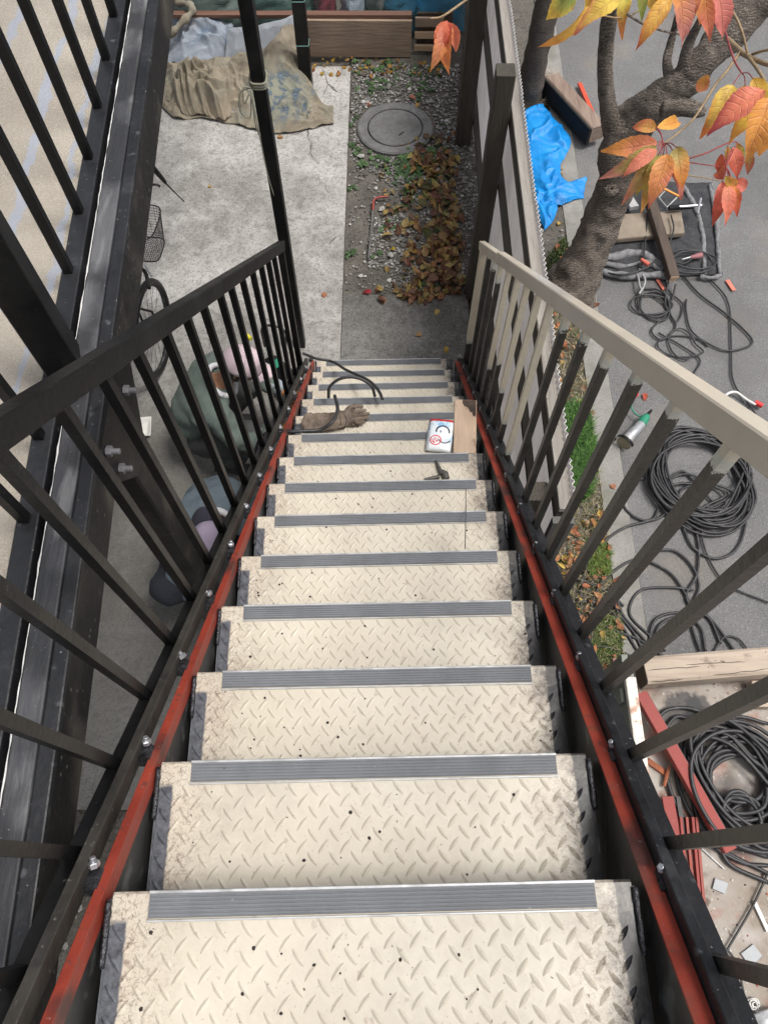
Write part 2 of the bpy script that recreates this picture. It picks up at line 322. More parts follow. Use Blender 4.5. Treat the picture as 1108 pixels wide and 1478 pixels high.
def leafm():
    m = pm('autumn_leaf', [(.25, (.6, .5, .5)), (.5, (.95, .95, .95)), (.8, (1.15, 1.25, 1.2))], 42, .5, 0, .3, 130, attr=True, trans=.38, spots=[(260, .69, .02, (.12, .05, .02), .6)])
    t, b, c = base_of(m); N = t.nodes
    a = N.new('ShaderNodeAttribute'); a.attribute_name = 'LeafUV'; sx = N.new('ShaderNodeSeparateXYZ'); t.links.new(a.outputs['Vector'], sx.inputs[0])
    au = math_(t, 'ABSOLUTE', sx.outputs[0])
    ph = math_(t, 'FRACT', math_(t, 'MULTIPLY', math_(t, 'SUBTRACT', sx.outputs[1], math_(t, 'MULTIPLY', au, .16)), 9))
    v = math_(t, 'MULTIPLY', step_(t, math_(t, 'ABSOLUTE', math_(t, 'SUBTRACT', ph, .5)), .02, .13, 1, 0), .45)
    mid = step_(t, au, .02, .09, .8, 0)
    vein = math_(t, 'MAXIMUM', v, mid)
    c2 = mixc(t, math_(t, 'MULTIPLY', vein, .32), c, (.72, .36, .2))
    t.links.new(c2, b.inputs['Base Color'])
    for l in list(t.links):
        if l.to_node.type == 'BSDF_TRANSLUCENT' and l.to_socket.name == 'Color': t.links.new(c2, l.to_socket)
    bp = N.new('ShaderNodeBump'); bp.inputs['Strength'].default_value = .5; bp.inputs['Distance'].default_value = .004; bp.invert = True
    t.links.new(vein, bp.inputs['Height']); t.links.new(bp.outputs[0], b.inputs['Normal'])
    return m
LEAF = leafm()
TARP = pm('blue_tarpaulin', [(.3, (0, .19, .56)), (.7, (.005, .28, .72))], 5, .5, 0, .35, 60, spots=[(7, .6, .06, (0, .12, .38), .5), (50, .68, .03, (.12, .2, .3), .5)])
BLANK = pm('khaki_plush_blanket', [(.3, (.20, .17, .125)), (.7, (.33, .29, .22))], 7, .95, 0, .6, 160, spots=[(18, .62, .08, (.15, .125, .09), .5), (5, .62, .1, (.24, .25, .2), .5)])
def blanket_flowers():
    t, b, c = base_of(BLANK); N = t.nodes; g = N.new('ShaderNodeNewGeometry'); p = g.outputs['Position']
    def near(pt, r0, r1):
        d = N.new('ShaderNodeVectorMath'); d.operation = 'DISTANCE'; t.links.new(p, d.inputs[0]); d.inputs[1].default_value = pt
        dd = math_(t, 'ADD', d.outputs['Value'], math_(t, 'MULTIPLY', math_(t, 'SUBTRACT', tnoise(t, p, 9, 4), .5), .25))
        return step_(t, dd, r0, r1, 1, 0)
    a, b2 = at(405, 155), at(345, 165)
    fl = math_(t, 'MAXIMUM', near(tuple(a), .22, .32), near(tuple(b2), .06, .14))
    n = tnoise(t, p, 16, 4, .6)
    c = mixc(t, math_(t, 'MULTIPLY', fl, .7), c, (.23, .25, .2))
    c = mixc(t, math_(t, 'MULTIPLY', fl, step_(t, n, .46, .56, 0, .9)), c, (.06, .095, .14))
    c = mixc(t, math_(t, 'MULTIPLY', fl, step_(t, n, .57, .66, 0, .7)), c, (.20, .25, .31))
    c = mixc(t, math_(t, 'MULTIPLY', near(tuple(at(330, 160)), .05, .2), .5), c, (.45, .33, .24))
    t.links.new(c, b.inputs['Base Color'])
blanket_flowers()
DENIM = pm('faded_blue_cloth', [(.3, (.20, .235, .29)), (.7, (.36, .395, .45))], 5, .9, 0, .4, 180, spots=[(6, .6, .06, (.10, .17, .26), .6), (3, .6, .1, (.27, .25, .23), .5)])
NETG = pm('green_net', [(.3, (.05, .10, .085)), (.7, (.10, .17, .15))], 20, .7, 0, 0)
BEIGE = pm('beige_rail_paint', [(.3, (.58, .52, .42)), (.7, (.66, .60, .49))], 3, .32, 0, .06, 60, spots=[(60, .74, .02, (.3, .23, .16), .5), (4, .62, .1, (.5, .44, .37), .5)])
def balmat():
    m = pm('two_tone_baluster_paint', [(.3, (.022, .0215, .0185)), (.7, (.06, .0575, .05))], 12, .42, 0, .2, 60, spots=[(80, .7, .02, (.12, .12, .11), .5), (10, .6, .06, (.045, .043, .036), .7)])
    t, b, c = base_of(m); N = t.nodes; tc = N.new('ShaderNodeTexCoord'); sx = N.new('ShaderNodeSeparateXYZ'); t.links.new(tc.outputs['Object'], sx.inputs[0])
    g = N.new('ShaderNodeNewGeometry'); p = g.outputs['Position']; oi = N.new('ShaderNodeObjectInfo'); sc = N.new('ShaderNodeSeparateColor'); t.links.new(oi.outputs['Color'], sc.inputs[0])
    z = math_(t, 'ADD', sx.outputs[2], math_(t, 'MULTIPLY', math_(t, 'SUBTRACT', tnoise(t, p, 40, 5, .8), .5), .10))
    m1 = step_(t, math_(t, 'SUBTRACT', z, sc.outputs[0]), 0, .004)
    ch = mixc(t, step_(t, math_(t, 'SUBTRACT', z, math_(t, 'ADD', sc.outputs[0], .03)), 0, .01), (.55, .56, .49), (.66, .60, .47))
    c = mixc(t, m1, c, ch); t.links.new(c, b.inputs['Base Color']); return m
BALP = balmat()
def flat(name, c, rough=.6, metal=0, var=.15, bump=.1, sc=20, coat=0, spots=()): return pm(name, [(.3, tuple(x * (1 - var) for x in c)), (.7, tuple(min(1, x * (1 + var)) for x in c))], sc, rough, metal, bump, coat=coat, spots=list(spots))
# ------------------------------------------------------------------ ground and setting
def sheet(name, x0, x1, y0, y1, z, mat, th=.1):
    b = MB(); b.prism([(x0, y0), (x1, y0), (x1, y1), (x0, y1)], z - th, z)
    return b.build(name, mat, kind='structure')
sheet('ground', -60, 60, -60, 80, -.045, SOIL, .05)
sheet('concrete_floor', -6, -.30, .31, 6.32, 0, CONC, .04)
sheet('damp_concrete_floor', -.296, .60, .31, 3.78, -.003, CONC2, .04)
sheet('asphalt_road', 1.53, 30, -30, 50, -.006, ASPH, .03)
sheet('concrete_kerb', 1.37, 1.525, -6, 20, .004, KERB, .04)
def bumpy(name, x0, x1, y0, y1, z, mat, amp=.02, st=.05, **tags):
    nx = int((x1 - x0) / st) + 1; ny = int((y1 - y0) / st) + 1
    P = [[(x0 + (x1 - x0) * i / nx, y0 + (y1 - y0) * j / ny, z + amp * fn(x0 + (x1 - x0) * i / nx, y0 + (y1 - y0) * j / ny, 0, 4)) for j in range(ny + 1)] for i in range(nx + 1)]
    return MB().grid([list(r) for r in P]).build(name, mat, smooth=180, **tags)
bumpy('gravel_bed', -.296, .78, 3.785, 6.6, -.012, SOIL, .018, kind='structure')
bumpy('verge', .62, 1.368, -3, 12, -.012, SOIL, .02, .08, kind='structure')
bumpy('bare_soil', -4, .62, -3, .305, -.03, SOIL, .03, .08, kind='structure')

# pebbles, gravel and the leaf litter
def ico(r, c, rot, col, b, sq=(1, 1, .6)):
    vs = []
    for z, n_, rr in ((-.55, 4, .6), (.1, 5, 1), (.7, 3, .55)):
        for k in range(n_):
            a = 2 * pi * k / n_ + z * 3; j = ru(.8, 1.15)
            vs.append((rr * cos(a) * sq[0] * j, rr * sin(a) * sq[1] * j, z * sq[2]))
    vs = [Vector(v) * r for v in vs]; M = Matrix.Rotation(rot, 3, 'Z')
    vs = [M @ v + Vector(c) for v in vs]
    fs = [(3, 2, 1, 0), (9, 10, 11)]
    for k in range(5):
        a = 4 + k; d = 4 + (k + 1) % 5; lo = k * 4 // 5; hi = 9 + k * 3 // 5
        fs.append((a, lo, d)); fs.append((a, d, hi))
        lo2 = ((k + 1) % 5) * 4 // 5; hi2 = 9 + ((k + 1) % 5) * 3 // 5
        if lo2 != lo: fs.append((lo, lo2, d))
        if hi2 != hi: fs.append((hi, d, hi2))
    b.add(vs, fs, col)
def pebbles(name, n, pick, r0, r1, **tags):
    b = MB()
    for _ in range(n):
        x, y = pick(); g = ru(.08, .36); g = g if R() > .07 else ru(.42, .6)
        ico(ru(r0, r1) * (1 if R() > .04 else 1.9), (x, y, -.002 + .016 * fn(x, y, 0, 4)), ru(0, 6), (g, g * .97, g * .92), b)
    return b.build(name, DIRT, kind='stuff', **tags)
def pk1():
    while True:
        x, y = ru(-.28, .75), ru(3.82, 6.35)
        dens = 1. if y > 5.3 else (1 if x > -.12 and fn(x, y, 5, 2.2) > -.25 else .12)
        if (Vector((x - .083, y - 5.53)).length > .33) and R() < dens: return x, y
pebbles('gravel', 5200, pk1, .005, .0125)
def pk2(): return ru(-2.5, .6), ru(-1.6, .3)
pebbles('rubble', 900, pk2, .008, .024)
def pk3(): return ru(.8, 1.36), ru(-.5, 6.6)
pebbles('verge_gravel', 900, pk3, .004, .012)
for i in range(5):
    p = [(.42, 5.05), (-.02, 4.62), (.05, 4.15), (-.19, 5.2), (.5, 5.25)][i]
    b = MB(); ico(.028, (0, 0, .008), i, (.42, .41, .38), b, (1.2, .9, .6))
    tag(b.build('stone', DIRT, loc=(p[0], p[1], 0)), ['pale stone beside the dark fence post foot', 'pale stone on the gravel left of the leaf litter', 'flat pale stone near the end of the thin red-tipped rod', 'small stone at the left edge of the manhole frame', 'grey stone against the foot of the tall dark post'][i], 'stone', 'loose stones on the gravel bed')

LP = [(.42, .10, .02), (.5, .22, .03), (.33, .17, .05), (.24, .10, .04), (.45, .30, .06), (.28, .05, .02), (.36, .28, .10), (.15, .08, .04)]
def leafmesh(b, L, W, c0, c1, M, curl=.25, fold=.3, n=8, tw=0, uvs=None, ser=0, wav=0):
    """pointed leaf along +Y, midrib at x=0; M = 4x4 placing it"""
    base = len(b.v); ph = ru(0, 6); vs = []; cols = []
    for i in range(n + 1):
        t = i / n; hw = W / 2 * (sin(pi * t ** .78) ** .9 if 0 < t < 1 else 0) * (1.2 - .35 * t) * (1 - .55 * t ** 5) + (.0006 if i else .0003)
        if ser and 0 < i < n: hw *= 1 + ser * (1 if i % 2 else -1)
        y = L * (sin(curl * t * 2) / (2 * curl) if curl else t); z = -L * (1 - cos(curl * t * 2)) / (2 * curl) if curl else 0
        wz = wav * L * sin(t * 9 + ph)
        for s_ in (-1, -.5, 0, .5, 1):
            a = fold * abs(s_)
            x = s_ * hw * cos(a); zz = z + abs(s_) * hw * sin(fold) + wz * s_ * abs(s_)
            ca, sa = cos(tw * t), sin(tw * t)
            q = Vector((x * ca - (zz - z) * sa, y, z + x * sa + (zz - z) * ca)); vs.append(M @ q)
            m = min(1, max(0, t * 1.1 - .05 + .35 * abs(s_) - .2 + .8 * fn(vs[-1].x, vs[-1].y, vs[-1].z, 17)))
            cols.append(tuple(p * (1 - m) + q_ * m for p, q_ in zip(c0, c1)))
            if uvs is not None: uvs.append((s_, t))
    fs = [(i * 5 + k, i * 5 + k + 1, (i + 1) * 5 + k + 1, (i + 1) * 5 + k) for i in range(n) for k in range(4)]
    o = len(b.v); b.v += [tuple(v) for v in vs]; b.f += [tuple(i + o for i in f) for f in fs]; b.c += cols
def setuv(o, uvs):
    a = o.data.attributes.new('LeafUV', 'FLOAT_VECTOR', 'POINT')
    for i, u in enumerate(uvs): a.data[i].vector = (u[0], u[1], 0)
def litter(name, n, pick, pal, L0=.05, L1=.11, zt=.05, **tags):
    b = MB(); uvs = []
    for _ in range(n):
        x, y, h = pick(); L = ru(L0, L1)
        M = Matrix.Translation((x, y, h)) @ Matrix.Rotation(ru(0, 6.28), 4, 'Z') @ Matrix.Rotation(ru(-.5, .5), 4, 'X') @ Matrix.Rotation(ru(-.6, .6), 4, 'Y')
        if R() < .3: M = M @ Matrix.Rotation(pi, 4, 'Y')
        c = random.choice(pal); k = ru(.7, 1.2); c = tuple(x_ * k for x_ in c)
        leafmesh(b, L, L * ru(.4, .6), c, tuple(x_ * ru(.6, 1.1) for x_ in c), M, ru(.2, .9), ru(.1, .7), 5, uvs=uvs)
    o = b.build(name, LEAF, smooth=180, kind='stuff', **tags); setuv(o, uvs); return o
def pl1():
    while True:
        x, y = ru(-.05, .56), ru(3.72, 5.45)
        e = x + .22 * fn(x, y, 3, 2.5)
        d = (1 if e > .23 else (.22 if e > .05 else .06)) * (1 if y < 5.15 else .35)
        if fn(x, y, 11, 7) < -.18 and R() < .85: continue
        if R() < d: return x, y, .010 + max(0, (e - .15)) * .05 + ru(0, .02)
BRWN = [(.5, .38, .14), (.42, .22, .1), (.17, .085, .045), (.27, .16, .07), (.36, .24, .09), (.15, .075, .045), (.42, .30, .11), (.26, .12, .07), (.48, .36, .10), (.34, .26, .12), (.2, .11, .07)]
litter('leaf_litter', 640, pl1, BRWN + [(.1, .12, .04)])
ORNG = [(.55, .2, .1), (.62, .3, .13), (.45, .18, .09), (.65, .45, .12), (.4, .2, .1), (.55, .36, .2)]
def pl2():
    while True:
        x, y = ru(.82, 1.37), ru(.6, 3.6)
        d = 1 if fn(x, y, 8, 2.2) > .0 else .18
        if (2.0 < y < 2.72 and x > 1.0): d *= .05
        if R() < d: return x, y, .02 + ru(0, .03)
litter('orange_leaf_litter', 620, pl2, ORNG, .035, .075)
def pl3(): return ru(.8, 1.5), ru(3.6, 6.6), .01 + ru(0, .012)
litter('verge_leaves', 60, pl3, ORNG, .05, .08)
def pl4(): return ru(-.75, .5), ru(6.18, 6.42), .015
litter('leaves_along_boards', 60, pl4, [(.5, .3, .05), (.4, .18, .06), (.3, .2, .06)], .04, .07)
# single leaves that one can pick out
single = [(465, 422, (.5, .2, .1), 'pale orange leaf lying alone on the bright concrete'), (300, 268, (.6, .4, .05), 'tiny yellow leaf on bright concrete near the bicycle lever'),
    (536, 422, (.42, .03, .05), 'dark red leaf on the edge of the gravel left of its larger twin'), (592, 421, (.36, .02, .05), 'large crimson leaf at the front edge of the gravel'),
    (633, 446, (.6, .42, .12), 'yellow curled leaf on damp concrete by the litter edge'), (608, 484, (.6, .36, .16), 'tan half leaf lying upright on the damp concrete'),
    (645, 500, (.55, .36, .06), 'yellow leaf near the foot of the stairs'), (570, 360, (.65, .5, .04), 'bright yellow leaf on the gravel beside an orange one'), (595, 362, (.65, .36, .03), 'bright orange leaf on the gravel left of the litter'),
    (590, 138, (.55, .2, .12), 'pink standing leaf above the manhole'), (604, 148, (.5, .3, .08), 'orange leaf right above the manhole frame'), (618, 176, (.4, .22, .07), 'curled brown leaf on the right rim of the manhole'),
    (535, 150, (.4, .12, .05), 'rust coloured leaf left above the manhole'), (400, 197, (.5, .25, .06), 'orange leaf touching the hem of the khaki blanket'), (468, 105, (.6, .4, .06), 'yellow leaf beside the short black post'),
    (548, 412, (.35, .13, .06), 'brown leaf beside the rod end on gravel'), (790, 233, (.7, .6, .1), 'yellow leaf on the blue tarpaulin'), (880, 700, (.5, .2, .1), 'orange leaf on the kerb beside the litter'), (930, 567, (.6, .1, .05), 'red leaf on asphalt near the grinder'), (887, 868, (.5, .14, .09), 'pink oval leaf on the kerb near the cables')]
for px, py, c, lab in single:
    b = MB(); uv = []; s_ = .085 if 'large' in lab or 'tan' in lab else (.035 if 'tiny' in lab else .065)
    leafmesh(b, s_, s_ * .52, c, tuple(x * .8 for x in c), Matrix.Rotation(ru(0, 6.28), 4, 'Z') @ Matrix.Rotation(ru(-.2, .2), 4, 'X'), .5, .35, 7, uvs=uv)
    p = at(px, py, .05 if 'tarpaulin' in lab else .012); o = b.build('fallen_leaf', LEAF, smooth=180, loc=p); setuv(o, uv); tag(o, lab, 'leaf', 'fallen leaves lying on their own')

# grass
def grass(name, pick, n, h0, h1, cols, lean=.5, wdt=.0035):
    b = MB()
    for _ in range(n):
        x, y = pick(); h = ru(h0, h1); a = ru(0, 6.28); d = Vector((cos(a), sin(a), 0)); s_ = Vector((-d.y, d.x, 0)) * wdt * ru(.6, 1.3); p = Vector((x, y, -.01)); l = ru(.2, 1) * lean
        q = p + Vector((0, 0, h * .6)) + d * h * l * .3; e = p + Vector((0, 0, h * .9)) + d * h * l
        c = random.choice(cols); k = ru(.7, 1.3); c = tuple(v * k for v in c)
        b.add([p - s_, p + s_, q - s_ * .8, q + s_ * .8, e], [(0, 1, 3, 2), (2, 3, 4)], c)
    return b.build(name, GRASSM, kind='stuff')
GRASSM = pm('grass_blade', [(.3, (.8, .8, .8)), (.7, (1.2, 1.2, 1.2))], 30, .6, 0, 0, attr=True, trans=.25)
GR = [(.06, .16, .03), (.09, .21, .04), (.13, .25, .06), (.05, .12, .03)]
DRY = [(.38, .31, .18), (.48, .41, .26), (.28, .24, .14), (.16, .2, .07)]
def inpoly(x, y, P):
    c = False; j = len(P) - 1
    for i in range(len(P)):
        if (P[i][1] > y) != (P[j][1] > y) and x < (P[j][0] - P[i][0]) * (y - P[i][1]) / (P[j][1] - P[i][1]) + P[i][0]: c = not c
        j = i
    return c
def gp(*pts):
    P = [at(x, y)[:2] for x, y in pts]
    def f():
        while True:
            x, y = ru(min(p[0] for p in P), max(p[0] for p in P)), ru(min(p[1] for p in P), max(p[1] for p in P))
            if inpoly(x, y, P): return x, y
    return f
grass('green_grass_tuft', gp((800, 590), (838, 588), (856, 640), (850, 715), (832, 730), (815, 700)), 5500, .05, .12, GR, .9)
grass('verge_grass_patch', gp((845, 785), (878, 790), (880, 830), (850, 830)), 1500, .03, .07, [(.12, .2, .04), (.2, .26, .07)], .8)
grass('lower_grass_patch', gp((850, 890), (893, 890), (900, 960), (850, 965)), 2200, .02, .05, [(.12, .2, .05), (.2, .24, .1)], .8)
grass('dry_grass', lambda: (ru(.80, 1.37), ru(.3, 3.9)), 15000, .02, .06, DRY, 1.3, .0022)
grass('grass_by_trunk', gp((790, 370), (815, 340), (830, 400), (800, 440), (785, 400)), 1500, .02, .05, [(.07, .11, .03), (.12, .16, .05)], .8)
def wp():
    while True:
        x, y = ru(-.28, .5), ru(3.8, 6.35)
        if fn(x, y, 9, 3) > .22 and Vector((x - .083, y - 5.53)).length > .34: return x, y
def weeds(name, pick, n, s0, s1):
    b = MB()
    for _ in range(n):
        x, y = pick(); a0 = ru(0, 6.28); k = random.randint(4, 7); c = random.choice([(.06, .13, .04), (.09, .17, .06), (.05, .1, .035)])
        for j in range(k):
            M = Matrix.Translation((x, y, .005)) @ Matrix.Rotation(a0 + j * 2.4, 4, 'Z') @ Matrix.Rotation(ru(.2, .7), 4, 'X')
            L = ru(s0, s1); leafmesh(b, L, L * .42, c, c, M, .6, .2, 4)
    return b.build(name, GRASSM, smooth=180, kind='stuff')
weeds('weeds', wp, 150, .015, .04)
weeds('weeds_in_litter', lambda: (ru(.1, .5), ru(4.9, 5.3)), 26, .04, .08)
weeds('weeds_beside_manhole', lambda: (-.17 + ru(-.03, .03), 5.12 + ru(-.03, .03)), 5, .03, .05)
weeds('weeds_along_boards', lambda: (ru(-.3, .5), ru(6.0, 6.4)), 50, .02, .05)

for px, py, w_, lab in ((1053, 411, .03, 'coral plastic strip lying on the asphalt right of the mat'), (952, 410, .022, 'small coral chip below the earth clamp')):
    tag(MB().bar(at(px - 4, py - 7, .008), at(px + 6, py + 8, .008), w_, .008).build('plastic_strip', pm('coral_plastic', [(.3, (.6, .16, .11)), (.7, (.7, .2, .14))], 20)), lab, 'strip')
# ------------------------------------------------------------------ manhole
IRON = flat('grey_cast_concrete', (.16, .16, .158), .8, 0, .25, .4, 30, spots=[(8, .6, .08, (.1, .1, .095), .6), (90, .66, .03, (.3, .3, .29), .5)])
t = thing('manhole', 'round grey concrete manhole cover in its ring, set in the gravel', 'manhole', (.083, 5.53, 0))
prf = [(.225, -.03), (.228, .012), (.236, .018), (.30, .018), (.312, .008), (.312, -.03)]
b = MB()
vs = []; n_ = 64
for r_, z_ in prf:
    for k in range(n_): vs.append((r_ * cos(2 * pi * k / n_), r_ * sin(2 * pi * k / n_), z_))
b.add(vs, [(i * n_ + k, (i + 1) * n_ + k, (i + 1) * n_ + (k + 1) % n_, i * n_ + (k + 1) % n_) for i in range(5) for k in range(n_)])
b.build('frame', IRON, t, smooth=30)
MB().lathe([(.217, -.02), (.217, .012), (.212, .016), (.02, .017)], n=64).build('lid', IRON, t, smooth=30)
MB().bar((.03, -.1, .018), (.07, -.06, .018), .012, .006).build('lifting_slot', flat('slot_dark', (.03, .03, .03)), t)

# ------------------------------------------------------------------ staircase
T = thing('staircase', 'steel staircase with cream checker plate treads between red-edged stringers', 'staircase', (0, 3.05, 0))
def P_(o): o.location = Vector(o.location) - Vector((0, 3.05, 0)); return o
SK = .0270; HW = .437
b = MB()
# plate with folded front lip; origin at nosing
b.add([(-HW, -.262, -.005), (HW, -.262, -.005), (HW, -.004, -.005), (-HW, -.004, -.005), (-HW, -.262, 0), (HW, -.262, 0), (HW, -.004, 0), (-HW, -.004, 0),
       (-HW, 0, -.004), (HW, 0, -.004), (-HW, 0, -.04), (HW, 0, -.04), (-HW, -.005, -.04), (HW, -.005, -.04)],
      [(4, 5, 6, 7), (3, 2, 1, 0), (0, 1, 5, 4), (7, 6, 9, 8), (8, 9, 11, 10), (10, 11, 13, 12), (3, 12, 13, 2), (1, 2, 6, 5), (2, 13, 11, 9, 6), (0, 4, 7, 3), (3, 7, 8, 10, 12)])
plate = b
def lozm():
    b = MB(); pt = .0428
    nx = int(2 * HW / pt) + 1
    def loz(cx, cy, ang, L=.036, W=.0105, H=.0024):
        if abs(cx) > HW - .012 or cy > -.052 or cy < -.25: return
        dx, dy = cos(ang), sin(ang); vs = []; prof = [(-.5, 0), (-.36, .55), (-.18, .9), (0, 1), (.18, .9), (.36, .55), (.5, 0)]
        for u, k in prof: vs += [(cx + dx * L * u - dy * s_ * W / 2 * k, cy + dy * L * u + dx * s_ * W / 2 * k, -.0002) for s_ in ((-1, 1) if k else (0,))]
        mid = [(cx + dx * L * u, cy + dy * L * u, H * min(1, k * 1.3)) for u, k in prof[1:-1]]
        # vs: 0 tip, pairs 1..10, 11 tip
        o = len(vs); vs += mid; fs = [(0, 1, o), (0, o, 2), (11, o + 4, 9), (11, 10, o + 4)]
        for i in range(4):
            a = 1 + 2 * i; fs += [(a, a + 2, o + i + 1, o + i), (o + i, o + i + 1, a + 3, a + 1)]
        b.add(vs, [f[::-1] if False else f for f in fs])
    for j in range(14):
        for i in range(-nx // 2 - 1, nx // 2 + 2):
            loz(i * pt + .005, -.06 - j * pt, radians(-52)); loz(i * pt + pt * .5 + .005, -.06 - pt * .5 - j * pt, radians(52))
    return b
loz_src = None; str_src = None; tread_src = None; weld_src = []
gw = .0365
prof = []
for i in range(6):
    y = -.004 - gw * i / 6; prof += [(y, .0042), (y - gw / 6 * .55, .0042), (y - gw / 6 * .62, .0024), (y - gw / 6 * .93, .0024)]
prof += [(-.004 - gw, .0042)]
def strip_grip():
    b = MB(); W = .374; pr = [(prof[0][0], 0)] + prof + [(prof[-1][0], 0)]; n = len(pr)
    vs = [(-W, y, z) for y, z in pr] + [(W, y, z) for y, z in pr]
    b.add(vs, [(i, i + 1, n + i + 1, n + i) for i in range(n - 1)] + [tuple(range(n)), tuple(range(2 * n - 1, n - 1, -1))]); return b
def strip_alu():
    b = MB(); W = .375
    b.bar((-W, -.0015, .0005), (W, -.0015, .0005), .0055, .0085, ch=.2)
    b.bar((-W, -.0445, .0015), (W, -.0445, .0015), .0035, .006, ch=.2)
    b.bar((-W, -.006, -.016), (W, -.006, -.016), .001, .02) if False else None
    return b
def weldm(side, sd):
    b = MB(); pts = [(side * (HW + .004), -.012 - i * .009, .004 + .003 * fn(i * .7, sd, 0, 1)) for i in range(12)]
    b.tube(pts, [.0055 * (1 + .3 * fn(i * 1.3, sd, 2, 1)) for i in range(12)], 8, disp=lambda q, r: .0015 * fn(q.x, q.y, q.z + sd, 60)); return b
ENDL = pm('blue_grey_end_plate', [(.3, (.07, .078, .092)), (.7, (.12, .13, .15))], 12, .5, .2, .3, 60, spots=[(30, .62, .05, (.25, .26, .27), .5), (14, .6, .05, (.03, .028, .03), .6)])
def endp(s_): return MB().box((s_ * (HW + .0035), -.135, -.060), (.005, .25, .11))
for k in range(14):
    y, z = k * RUN, Z0 - k * RISE
    if k == 0:
        tr = tread_src = plate.build('tread', PLATE, T); lz = loz_src = lozm().build('raised_lozenges', PLATE, tr, smooth=40); lz['kind'] = 'stuff'
        g_ = gs = strip_grip().build('nosing_grip', GRIP, tr); a_ = asr = strip_alu().build('nosing_edge', ALU, tr)
        eps = [endp(-1).build('end_plate', ENDL, tr), endp(1).build('end_plate', DKW, tr)]; weld_src = [weldm(-1, 1).build('weld_bead', WELD, tr, smooth=180), weldm(1, 5).build('weld_bead', WELD, tr, smooth=180)]
    else:
        tr = inst(tread_src, 'tread', T); inst(loz_src, 'raised_lozenges', tr); inst(gs, 'nosing_grip', tr); inst(asr, 'nosing_edge', tr)
        for wsrc in weld_src: inst(wsrc, 'weld_bead', tr)
        for wsrc in eps: inst(wsrc, 'end_plate', tr)
    tr.location = (ru(-.002, .002), y - 3.05, z); tr.rotation_euler = (0, 0, SK + ru(-.003, .003))
ya, yb = -.75, 3.02
sa = Vector((0, RUN, -RISE)).normalized(); sn = Vector((0, RISE, RUN)).normalized()
for s_ in (-1, 1):
    c = lambda off, x: (Vector((s_ * x, ya - 3.05, slz(ya))) + sn * off, Vector((s_ * x, yb - 3.05, slz(yb))) + sn * off)
    dp_, fx, fw_ = (.042, .4575, .018) if s_ < 0 else (.006, .4765, .030)  # right flange kept thin: dark web stands in for its shaded red inner side
    p0, p1 = c(-dp_ / 2, fx); MB().bar(p0, p1, fw_, dp_, up=sn, ch=.05).build('stringer_flange', RED, T)
    p0, p1 = c(-dp_ - .1, fx); MB().bar(p0, p1, fw_ - .004, .196, up=sn, ch=.05).build('stringer_web', DKW, T)
bolt = MB(); bolt.lathe([(.0105, 0), (.0105, .008), (.009, .0095)], n=6); bolt.lathe([(.0055, .009), (.0055, .017), (.0045, .018)], n=10)
bsrc = None
for s_ in (-1, 1):
    for k in range(14):
        y = k * RUN + .02; loc = Vector((s_ * (.478 if s_ < 0 else .500), y - 3.05 + .0, slz(y))) + sn * .012
        if bsrc is None: o = bsrc = bolt.build('bolt', ZINC, T, smooth=30)
        else: o = inst(bsrc, 'bolt', T)
        o.location = loc; o.rotation_euler = (radians(-40) + ru(-.2, .2), ru(-.3, .3), ru(0, 1))
        if k == 0 and s_ == -1: ssrc = spb = MB().bar((-.0, -.02, 0), (0, .02, 0), .03, .024, ch=.3).build('spacer_lug', WELD, T, smooth=40)
        else: spb = inst(ssrc, 'spacer_lug', T)
        spb.location = Vector((s_ * (.477 if s_ < 0 else .500), y - 3.05 - .012, slz(y - .012))) + sn * -.006; spb.rotation_euler = (radians(-40), 0, ru(-.1, .1))

# ------------------------------------------------------------------ stair railings
def railing(s_, label, hm, ys, post_y):
    T2 = thing('stair_railing', label, 'railing', (s_ * .53, 3.0, 0.1))
    off = Vector((s_ * .53, 3.0, .1))
    def bar(name, x, y0, y1, dz, w, h, m):
        p0 = Vector((s_ * x, y0, slz(y0) + dz)) - off; p1 = Vector((s_ * x, y1, slz(y1) + dz)) - off
        return MB().bar(p0, p1, w, h, up=sn, ch=.09).build(name, m, T2)
    if s_ < 0: bar('handrail', .53, -.9, 2.975, 1.005, .036, .05, hm)
    else:
        bar('handrail', .53, -.9, 2.508, 1.005, .036, .05, hm); bar('handrail', .53, 2.512, 3.06, .995, .034, .048, hm)
    bar('bottom_rail', .4955 if s_ < 0 else .504, -.9, 2.99, .008, .020, .045, BRN if s_ < 0 else BLKG)
    bar('bottom_flange', .526 if s_ < 0 else .5335, -.9, 2.99, -.006, .037, .007, BLK if s_ < 0 else BLKG)
    src = None; L = .985
    for i, y in enumerate(ys):
        if src is None:
            bb = MB(); h = .011
            bb.add([(-h, -h, 0), (h, -h, 0), (h, h, -.017), (-h, h, -.017), (-h, -h, L), (h, -h, L), (h, h, L - .017), (-h, h, L - .017)], [(0, 1, 5, 4), (1, 2, 6, 5), (2, 3, 7, 6), (3, 0, 4, 7), (4, 5, 6, 7)])
            o = src = bb.build('baluster', BALP if s_ > 0 else BLK, T2)
        else: o = inst(src, 'baluster', T2)
        o.location = Vector((s_ * .53 + ru(-.0015, .0015), y, slz(y))) - off; o.rotation_euler = (ru(-.004, .004), ru(-.004, .004), ru(-.04, .04))
        # height above which the cream coat is on (right side only)
        th = L - ru(.05, .12)
        if s_ > 0:
            n = len(ys) - 1 - i
            th = {0: L - .03, 1: L - .07, 2: L - .12, 3: .30, 4: .42, 5: .3, 6: .16, 7: .05}.get(n, th)
            if n > 7: th = L - ru(.03, .09)
        o.color = (max(0, th), 0, 0, 1)
    return T2, off
LY = [.049 + .1683 * i for i in range(-6, 17)]
TL, offl = railing(-1, 'black railing with square bars on the left of the steel stairs', BLK, LY, 2.91)
